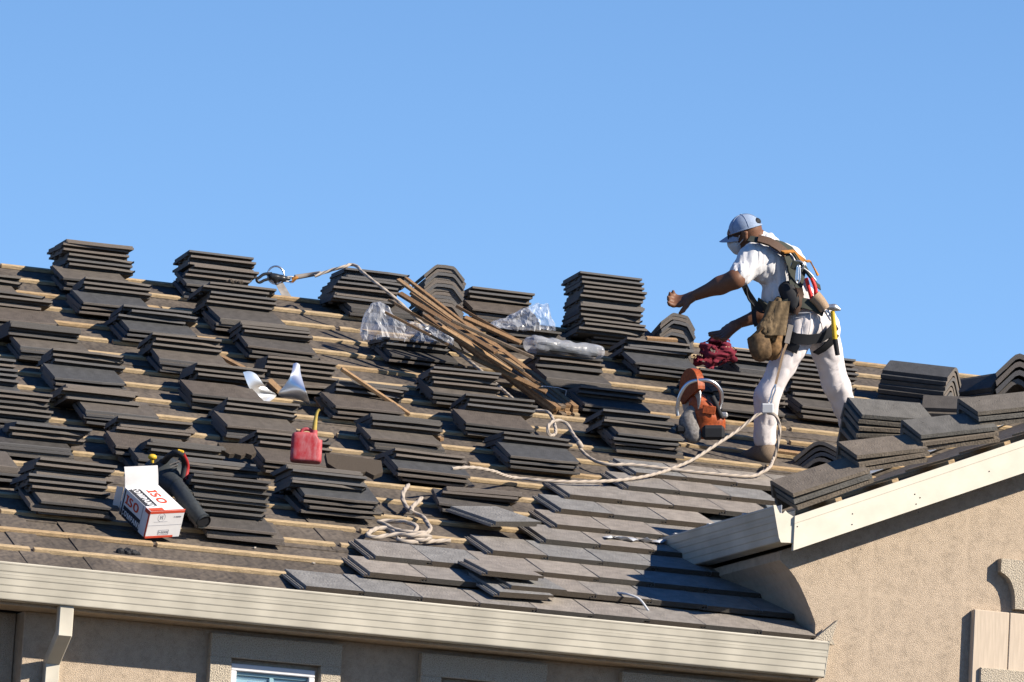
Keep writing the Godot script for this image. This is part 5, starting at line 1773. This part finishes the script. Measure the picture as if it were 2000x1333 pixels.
		obj("boot", st, "boot", root)
	# ---- cap with brim
	st = begin()
	var cb := Basis(hs, hu, hf)
	ellipsoid(st, h - hf * 0.006 + hu * 0.014, cb, V(0.088, 0.088, 0.100), 28, 14, 0.0, 0.52)
	tube(st, cap_ring(h - hf * 0.006 + hu * 0.012, cb, 0.089, 0.101), 0.004, 0.004, 8, 0, 0.03, false)
	ellipsoid(st, h + hu * 0.1025 - hf * 0.006, cb, V(0.008, 0.005, 0.008), 10, 6)
	var cap := obj("cap", st, "cap", root)
	st = begin()
	var g := []
	for i in 9:
		var row := []
		for j in 13:
			var v := -1.0 + 2.0 * j / 12.0
			var t := i / 8.0
			var p := h + hu * (0.012 - 0.030 * v * v - 0.022 * t) - hf * 0.006 + hs * (0.083 * v)
			var base := 0.101 * sqrt(maxf(0.0, 1.0 - pow(v * 0.925, 2)))
			p += hf * (base - 0.006 + t * 0.078 * pow(maxf(0.0, 1.0 - v * v), 0.55))
			row.append(p)
		g.append(row)
	sheet(st, g, 0.0035)
	obj("brim", st, "cap", cap)
	st = begin()
	ellipsoid(st, h - hf * 0.090 + hu * 0.034, cb, V(0.036, 0.024, 0.020), 16, 8)
	obj("back_opening", st, "black", cap)
	st = begin()
	for k in 6:
		var a := TAU * (k + 0.5) / 6
		var pts := []
		for i in 9:
			var th := PI * 0.5 * i / 8.0
			pts.append(h - hf * 0.006 + hu * (0.014 + 0.0893 * cos(th)) + (hs * cos(a) * 0.0893 + hf * sin(a) * 0.1013) * sin(th))
		tube(st, PackedVector3Array(pts), 0.0015, 0.0015, 5)
	obj("seam", st, "cap", cap)
	# hair at the nape, glasses, mask
	st = begin()
	blob(st, [[h - hf * 0.050 - hu * 0.006 - hs * 0.035, h - hf * 0.050 - hu * 0.006 + hs * 0.035, 0.033, 0.033]], 0.007, 60.0)
	obj("hair", st, "black", root)
	st = begin()
	for sd in [-1.0, 1.0]:
		ellipsoid(st, h + hf * 0.090 + hs * 0.034 * sd - hu * 0.008, cb, V(0.030, 0.022, 0.008), 14, 8)
		tube(st, PackedVector3Array([h + hf * 0.082 + hs * 0.062 * sd - hu * 0.002, h + hf * 0.0 + hs * 0.082 * sd - hu * 0.002]), 0.0035, 0.003, 6)
	obj("glasses", st, "black_gloss", root)
	st = begin()
	blob(st, [[h + hf * 0.088 - hu * 0.045, h + hf * 0.074 - hu * 0.082, 0.036, 0.034], [h + hf * 0.060 - hu * 0.05 - hs * 0.03, h + hf * 0.060 - hu * 0.05 + hs * 0.03, 0.030, 0.030]], 0.006, 60.0)
	var mk := obj("dust_mask", st, "mask", root)
	st = begin()
	for sd in [-1.0, 1.0]:
		tube(st, PackedVector3Array([h + hf * 0.055 + hs * 0.054 * sd - hu * 0.055, h + hf * 0.012 + hs * 0.079 * sd - hu * 0.012]), 0.0028, 0.0028, 6)
		tube(st, PackedVector3Array([h + hf * 0.050 + hs * 0.056 * sd - hu * 0.066, h - hf * 0.02 + hs * 0.080 * sd - hu * 0.03]), 0.0028, 0.0028, 6)
	obj("mask_strap", st, "card_white", mk)
	# ---- harness
	st = begin()
	ribbon(st, [[V(3.437,2.666,-3.190),V(-0.556,0.705,0.441)],[V(3.488,2.656,-3.146),V(-0.201,0.620,0.759)],[V(3.544,2.644,-3.133),V(0.030,0.500,0.866)],[V(3.603,2.618,-3.130),V(0.254,0.347,0.903)],[V(3.652,2.587,-3.134),V(0.276,0.234,0.932)],[V(3.673,2.542,-3.134),V(0.282,0.001,0.959)],[V(3.693,2.485,-3.140),V(0.162,0.022,0.986)],[V(3.702,2.436,-3.135),V(0.011,0.197,0.980)],[V(3.709,2.387,-3.124),V(-0.079,0.184,0.980)],[V(3.718,2.344,-3.118),V(-0.150,0.073,0.986)]], 0.050, 0.006)
	ribbon(st, [[V(3.587,2.651,-3.140),V(0.177,0.502,0.847)],[V(3.638,2.646,-3.153),V(0.280,0.516,0.810)],[V(3.687,2.628,-3.160),V(0.322,0.463,0.825)],[V(3.721,2.594,-3.158),V(0.383,0.330,0.863)],[V(3.754,2.555,-3.167),V(0.516,0.179,0.837)],[V(3.777,2.517,-3.172),V(0.510,0.254,0.822)]], 0.046, 0.006)
	ribbon(st, [[V(3.791,2.551,-3.194),V(0.637,0.238,0.734)],[V(3.753,2.466,-3.146),V(0.229,0.301,0.926)],[V(3.733,2.410,-3.126),V(-0.002,0.267,0.964)],[V(3.742,2.354,-3.114),V(-0.099,0.150,0.984)]], 0.046, 0.006)
	ribbon(st, [[V(3.747,2.566,-3.161),V(0.505,0.184,0.844)],[V(3.790,2.526,-3.179),V(0.573,0.265,0.776)],[V(3.831,2.482,-3.184),V(0.481,0.548,0.684)],[V(3.857,2.440,-3.166),V(0.410,0.567,0.714)],[V(3.888,2.426,-3.175),V(0.519,0.542,0.660)]], 0.048, 0.006)
	var har := obj("safety_harness", st, "webbing", root)
	st = begin()
	ribbon(st, [[V(3.475,2.664,-3.146),V(-0.275,0.644,0.714)],[V(3.538,2.651,-3.128),V(0.008,0.520,0.854)],[V(3.598,2.623,-3.122),V(0.229,0.357,0.906)],[V(3.647,2.591,-3.125),V(0.276,0.238,0.931)]], 0.058, 0.012)
	obj("shoulder_pad", st, "brown_leather", har)
	st = begin()
	ribbon(st, [[V(3.542,2.317,-3.268),V(-0.943,-0.332,0.032)],[V(3.583,2.270,-3.210),V(-0.738,-0.515,0.437)],[V(3.634,2.281,-3.152),V(-0.481,-0.355,0.802)],[V(3.697,2.311,-3.119),V(-0.247,-0.085,0.965)],[V(3.761,2.312,-3.107),V(-0.118,0.071,0.990)],[V(3.834,2.297,-3.106),V(0.154,0.203,0.967)],[V(3.892,2.274,-3.116),V(0.291,0.201,0.935)]], 0.060, 0.009)
	obj("waist_belt", st, "webbing", har)
	st = begin()
	ribbon(st, [[V(3.659,2.172,-3.200),V(-0.916,-0.228,0.329)],[V(3.692,2.126,-3.157),V(-0.742,-0.149,0.653)],[V(3.732,2.104,-3.131),V(-0.428,-0.274,0.861)],[V(3.806,2.102,-3.117),V(0.077,-0.434,0.897)],[V(3.896,2.125,-3.137),V(0.400,-0.470,0.787)],[V(3.954,2.170,-3.142),V(0.407,-0.297,0.864)],[V(3.989,2.214,-3.152),V(0.511,-0.041,0.859)]], 0.062, 0.007)
	ribbon(st, [[V(3.908,2.051,-3.248),V(0.132,-0.954,0.270)],[V(3.938,2.075,-3.210),V(0.198,-0.801,0.565)],[V(3.972,2.114,-3.182),V(0.346,-0.598,0.724)],[V(3.997,2.166,-3.165),V(0.478,-0.285,0.831)]], 0.058, 0.007)
	ribbon(st, [[V(3.660,2.112,-3.226),V(-0.981,0.083,0.175)],[V(3.695,2.065,-3.165),V(-0.608,-0.065,0.792)],[V(3.759,2.042,-3.146),V(-0.033,-0.334,0.942)]], 0.05, 0.007)
	obj("leg_strap", st, "black", har)
	st = begin()
	var cs: Vector3 = V(3.440,2.419,-3.261)
	var ce: Vector3 = V(3.528,2.198,-3.269)
	ribbon(st, [[cs, -FWD], [cs + RGT * 0.028 - UPV * 0.06, -FWD - RGT * 0.3], [cs + RGT * 0.075 - UPV * 0.13, -FWD - RGT * 0.3], [cs + RGT * 0.12 - UPV * 0.16, -FWD]], 0.036, 0.006)
	ribbon(st, [[cs + RGT * 0.055 - UPV * 0.10, -FWD], [cs + RGT * 0.062 - UPV * 0.16, -FWD], [ce, -FWD], [ce + RGT * 0.012 - UPV * 0.025, -FWD]], 0.026, 0.005)
	tube(st, smooth_path([cs + RGT * 0.02 - UPV * 0.03, cs + RGT * 0.03 - UPV * 0.09, cs + RGT * 0.06 - UPV * 0.13, cs + RGT * 0.10 - UPV * 0.17, cs + RGT * 0.14 - UPV * 0.175], 0.01), 0.006, 0.006, 6)
	obj("hanging_strap", st, "black", har)
	st = begin()
	var oa: Vector3 = V(3.694,2.612,-3.131)
	var ob: Vector3 = V(3.756,2.557,-3.119)
	var oc: Vector3 = V(3.834,2.507,-3.133)
	ribbon(st, [[V(3.706,2.515,-3.079) - RGT * 0.09 + UPV * 0.085, UPV - FWD * 0.5], [oa + UPV * 0.0, UPV - FWD * 0.5], [ob, UPV * 0.6 - FWD]], 0.034, 0.006)
	ribbon(st, [[ob + RGT * 0.01, UPV - FWD * 0.3], [ob.lerp(oc, 0.45) + UPV * 0.030 + RGT * 0.006, UPV - FWD * 0.3], [oc + UPV * 0.012, UPV + RGT * 0.6 - FWD * 0.3], [oc + RGT * 0.018 - UPV * 0.022, RGT - FWD * 0.3]], 0.038, 0.006)
	obj("orange_strap", st, "orange_web", har)
	st = begin()
	var dr: Vector3 = V(3.706,2.523,-3.088)
	var dpts := []
	for k in 17:
		var a := TAU * k / 16
		dpts.append(dr + RGT * cos(a) * 0.036 + UPV * sin(a) * 0.026 - FWD * 0.01 * cos(a))
	tube(st, PackedVector3Array(dpts), 0.0065, 0.0065, 8, 0, 0.03, false)
	var dr2: Vector3 = dr + RGT * 0.03 - UPV * 0.012
	tube(st, smooth_path([dr2, dr2 + RGT * 0.04 - UPV * 0.03, dr2 + RGT * 0.075 - UPV * 0.075], 0.01), 0.005, 0.005, 8)
	obj("d_ring", st, "dull_steel", har)
	st = begin()
	cbox(st, dr - UPV * 0.004 - FWD * 0.004, V(0.075, 0.05, 0.012), Basis(RGT, UPV, -FWD).rotated(FWD, 0.35), 0.005)
	obj("back_pad", st, "webbing", har)
	st = begin()
	var c1: Vector3 = V(3.706,2.515,-3.079)
	var c2: Vector3 = V(3.708,2.438,-3.081)
	tube(st, smooth_path([c1 - RGT * 0.006, c2 - RGT * 0.010, c2 - UPV * 0.02, c2 + RGT * 0.012, c1 + RGT * 0.008, c1 + UPV * 0.008, c1 - RGT * 0.006], 0.006), 0.0055, 0.0055, 8)
	tube(st, PackedVector3Array([c1, c2]), 0.008, 0.008, 8)
	obj("snap_link", st, "steel", har)
	st = begin()
	var lt: Vector3 = V(3.720,2.395,-3.106)
	var lb: Vector3 = V(3.723,2.253,-3.118)
	ribbon(st, [[lt, -FWD], [lt - UPV * 0.04 - RGT * 0.012, -FWD - RGT], [lb - RGT * 0.018 + UPV * 0.02, -FWD - RGT * 0.6], [lb, -FWD], [lb + RGT * 0.028 + UPV * 0.035, RGT - FWD], [lt + RGT * 0.022 - UPV * 0.06, RGT * 0.6 - FWD], [lt + RGT * 0.01, -FWD]], 0.032, 0.005)
	obj("loop_strap", st, "brown_leather", har)
	# ---- tool belt: pouches, holster
	var pt: Vector3 = V(3.669,2.318,-3.158)
	var pm: Vector3 = V(3.573,2.096,-3.143)
	var pp: Vector3 = V(3.556,2.058,-3.144)
	var pr: Vector3 = V(3.643,2.106,-3.160)
	f = f.duplicate()
	f.frequency = 16.0
	st = begin()
	# backing hide: a creased panel from the belt down to the pockets
	var g2 := []
	for i in 13:
		var t := i / 12.0
		var row := []
		for j in 9:
			var v := j / 8.0 - 0.5
			var c: Vector3 = (pt - RGT * 0.035).lerp(pm + RGT * 0.01 + UPV * 0.01, t)
			row.append(c + RGT * v * lerpf(0.12, 0.165, t) - FWD * (0.03 + 0.010 * sin(v * 16.0 + t * 3.0) + 0.03 * (0.25 - v * v) * 2.0))
		g2.append(row)
	sheet(st, g2, 0.006)
	blob(st, [[pt - RGT * 0.04, pm + UPV * 0.03, 0.030, 0.045], [pt - RGT * 0.075 - UPV * 0.07, pm - RGT * 0.03 + UPV * 0.05, 0.024, 0.040]], 0.007, 60.0, f, 0.006, V(1.4, 0.6, 1.0))
	var pouch := obj("tool_pouch", st, "hide", root)
	# two pockets, each a bag with a dark open mouth
	for q in [[pp - RGT * 0.040, 0.060, "pouch_brown", -0.30], [pr - RGT * 0.026 - UPV * 0.03, 0.042, "tan_leather", 0.12]]:
		st = begin()
		var c: Vector3 = q[0]
		var w: float = q[1]
		var lean: float = q[3]
		var u2 := UPV.rotated(FWD, lean)
		var r2 := RGT.rotated(FWD, lean)
		var prof := [[0.050, 0.95, 0.0], [0.030, 1.0, 0.004], [0.0, 1.04, 0.010], [-0.030, 1.05, 0.016], [-0.060, 0.98, 0.014], [-0.085, 0.80, 0.008], [-0.100, 0.45, 0.0], [-0.104, 0.05, -0.004]]
		var rows := []
		for pq in prof:
			var ring := []
			for k in 28:
				var a: float = TAU * k / 28
				var rr: float = w * pq[1] * (1.0 + 0.035 * sin(5.0 * a + 30.0 * pq[0]) + 0.03 * sin(9.0 * a - 50.0 * pq[0]))
				ring.append(c + u2 * (pq[0] + 0.012 * sin(a + 0.6) * (1.0 if pq[0] > 0.02 else 0.3)) + r2 * cos(a) * rr - FWD * (sin(a) * rr * 0.62 + pq[2]))
			ring.append(ring[0])
			rows.append(ring)
		sheet(st, rows, 0.004)
		var bag := obj("pocket", st, q[2], pouch)
		st = begin()
		for k in 28:
			tri(st, c + u2 * 0.036, rows[0][k] - u2 * 0.010, rows[0][k + 1] - u2 * 0.010, UPV)
		obj("opening", st, "black", bag)
	st = begin()
	ribbon(st, [[pr - RGT * 0.030 + UPV * 0.13 - FWD * 0.03, -FWD], [pr - RGT * 0.038 + UPV * 0.08 - FWD * 0.045, -FWD], [pr - RGT * 0.042 + UPV * 0.03 - FWD * 0.05, -FWD], [pr - RGT * 0.030 - UPV * 0.02 - FWD * 0.05, -FWD]], 0.020, 0.006)
	ribbon(st, [[pp - RGT * 0.105 + UPV * 0.015, -FWD + UPV], [pp - RGT * 0.06 + UPV * 0.055 - FWD * 0.03, -FWD + UPV], [pp - RGT * 0.02 + UPV * 0.095 - FWD * 0.03, -FWD + UPV]], 0.022, 0.006)
	obj("flap", st, "tan_leather", pouch)
	st = begin()
	var ba: Vector3 = V(3.676,2.388,-3.176)
	var bb: Vector3 = V(3.711,2.291,-3.148)
	blob(st, [[ba, bb, 0.045, 0.040], [ba + RGT * 0.03 + UPV * 0.015, bb + RGT * 0.02 + UPV * 0.04, 0.03, 0.03]], 0.008, 60.0)
	obj("radio_pouch", st, "black", root)
	st = begin()
	var s0: Vector3 = V(3.820,2.371,-3.097)
	var s1: Vector3 = V(3.891,2.285,-3.088)
	tube(st, PackedVector3Array([s0 - UPV * 0.012, s0.lerp(s1, 0.5), s1]), 0.040, 0.033, 18)
	obj("holster", st, "pale_leather", root)
	# ---- tools carried by the belt
	var tool := thing("pliers", "pliers with red grips standing in the pale leather holster at the worker's hip", "pliers")
	var q0: Vector3 = V(3.809,2.441,-3.110)
	st = begin()
	for sd in [-1.0, 1.0]:
		var o: Vector3 = RGT * 0.017 * sd
		tube(st, smooth_path([s0 - UPV * 0.03 + o * 0.7, s0 + UPV * 0.035 - RGT * 0.012 + o * 1.1, s0 + UPV * 0.092 - RGT * 0.030 + o * 0.9], 0.008), 0.0125, 0.011, 10)
	obj("grip", st, "red_grip", tool)
	st = begin()
	tube(st, PackedVector3Array([s1 - UPV * 0.005, s1 + RGT * 0.030 - UPV * 0.065]), 0.012, 0.004, 8)
	tube(st, PackedVector3Array([s1 + RGT * 0.012 - UPV * 0.005, s1 + RGT * 0.042 - UPV * 0.055]), 0.010, 0.003, 8)
	obj("jaws", st, "steel", tool)
	tool = thing("hammer", "hammer with yellow and black handle hanging from the worker's belt", "hammer")
	var m0: Vector3 = V(3.929,2.299,-3.072)
	var m1: Vector3 = V(3.959,2.117,-3.083)
	var m2: Vector3 = V(3.986,2.029,-3.099)
	st = begin()
	tube(st, PackedVector3Array([m0 - UPV * 0.02, m1]), 0.013, 0.0145, 12)
	obj("handle", st, "yellow", tool)
	st = begin()
	tube(st, PackedVector3Array([m1, m2]), 0.0155, 0.014, 12)
	obj("grip", st, "black", tool)
	st = begin()
	blob(st, [[m0 - RGT * 0.025 + UPV * 0.002, m0 + RGT * 0.012, 0.016, 0.013], [m0 + RGT * 0.012, m0 + RGT * 0.042 - UPV * 0.012, 0.012, 0.006]], 0.005, 80.0)
	obj("head", st, "dull_steel", tool)


func cap_ring(o: Vector3, b: Basis, rx: float, rz: float) -> PackedVector3Array:
	var p := PackedVector3Array()
	for k in 33:
		var a := TAU * k / 32
		p.append(o + b.x * cos(a) * rx + b.z * sin(a) * rz)
	return p
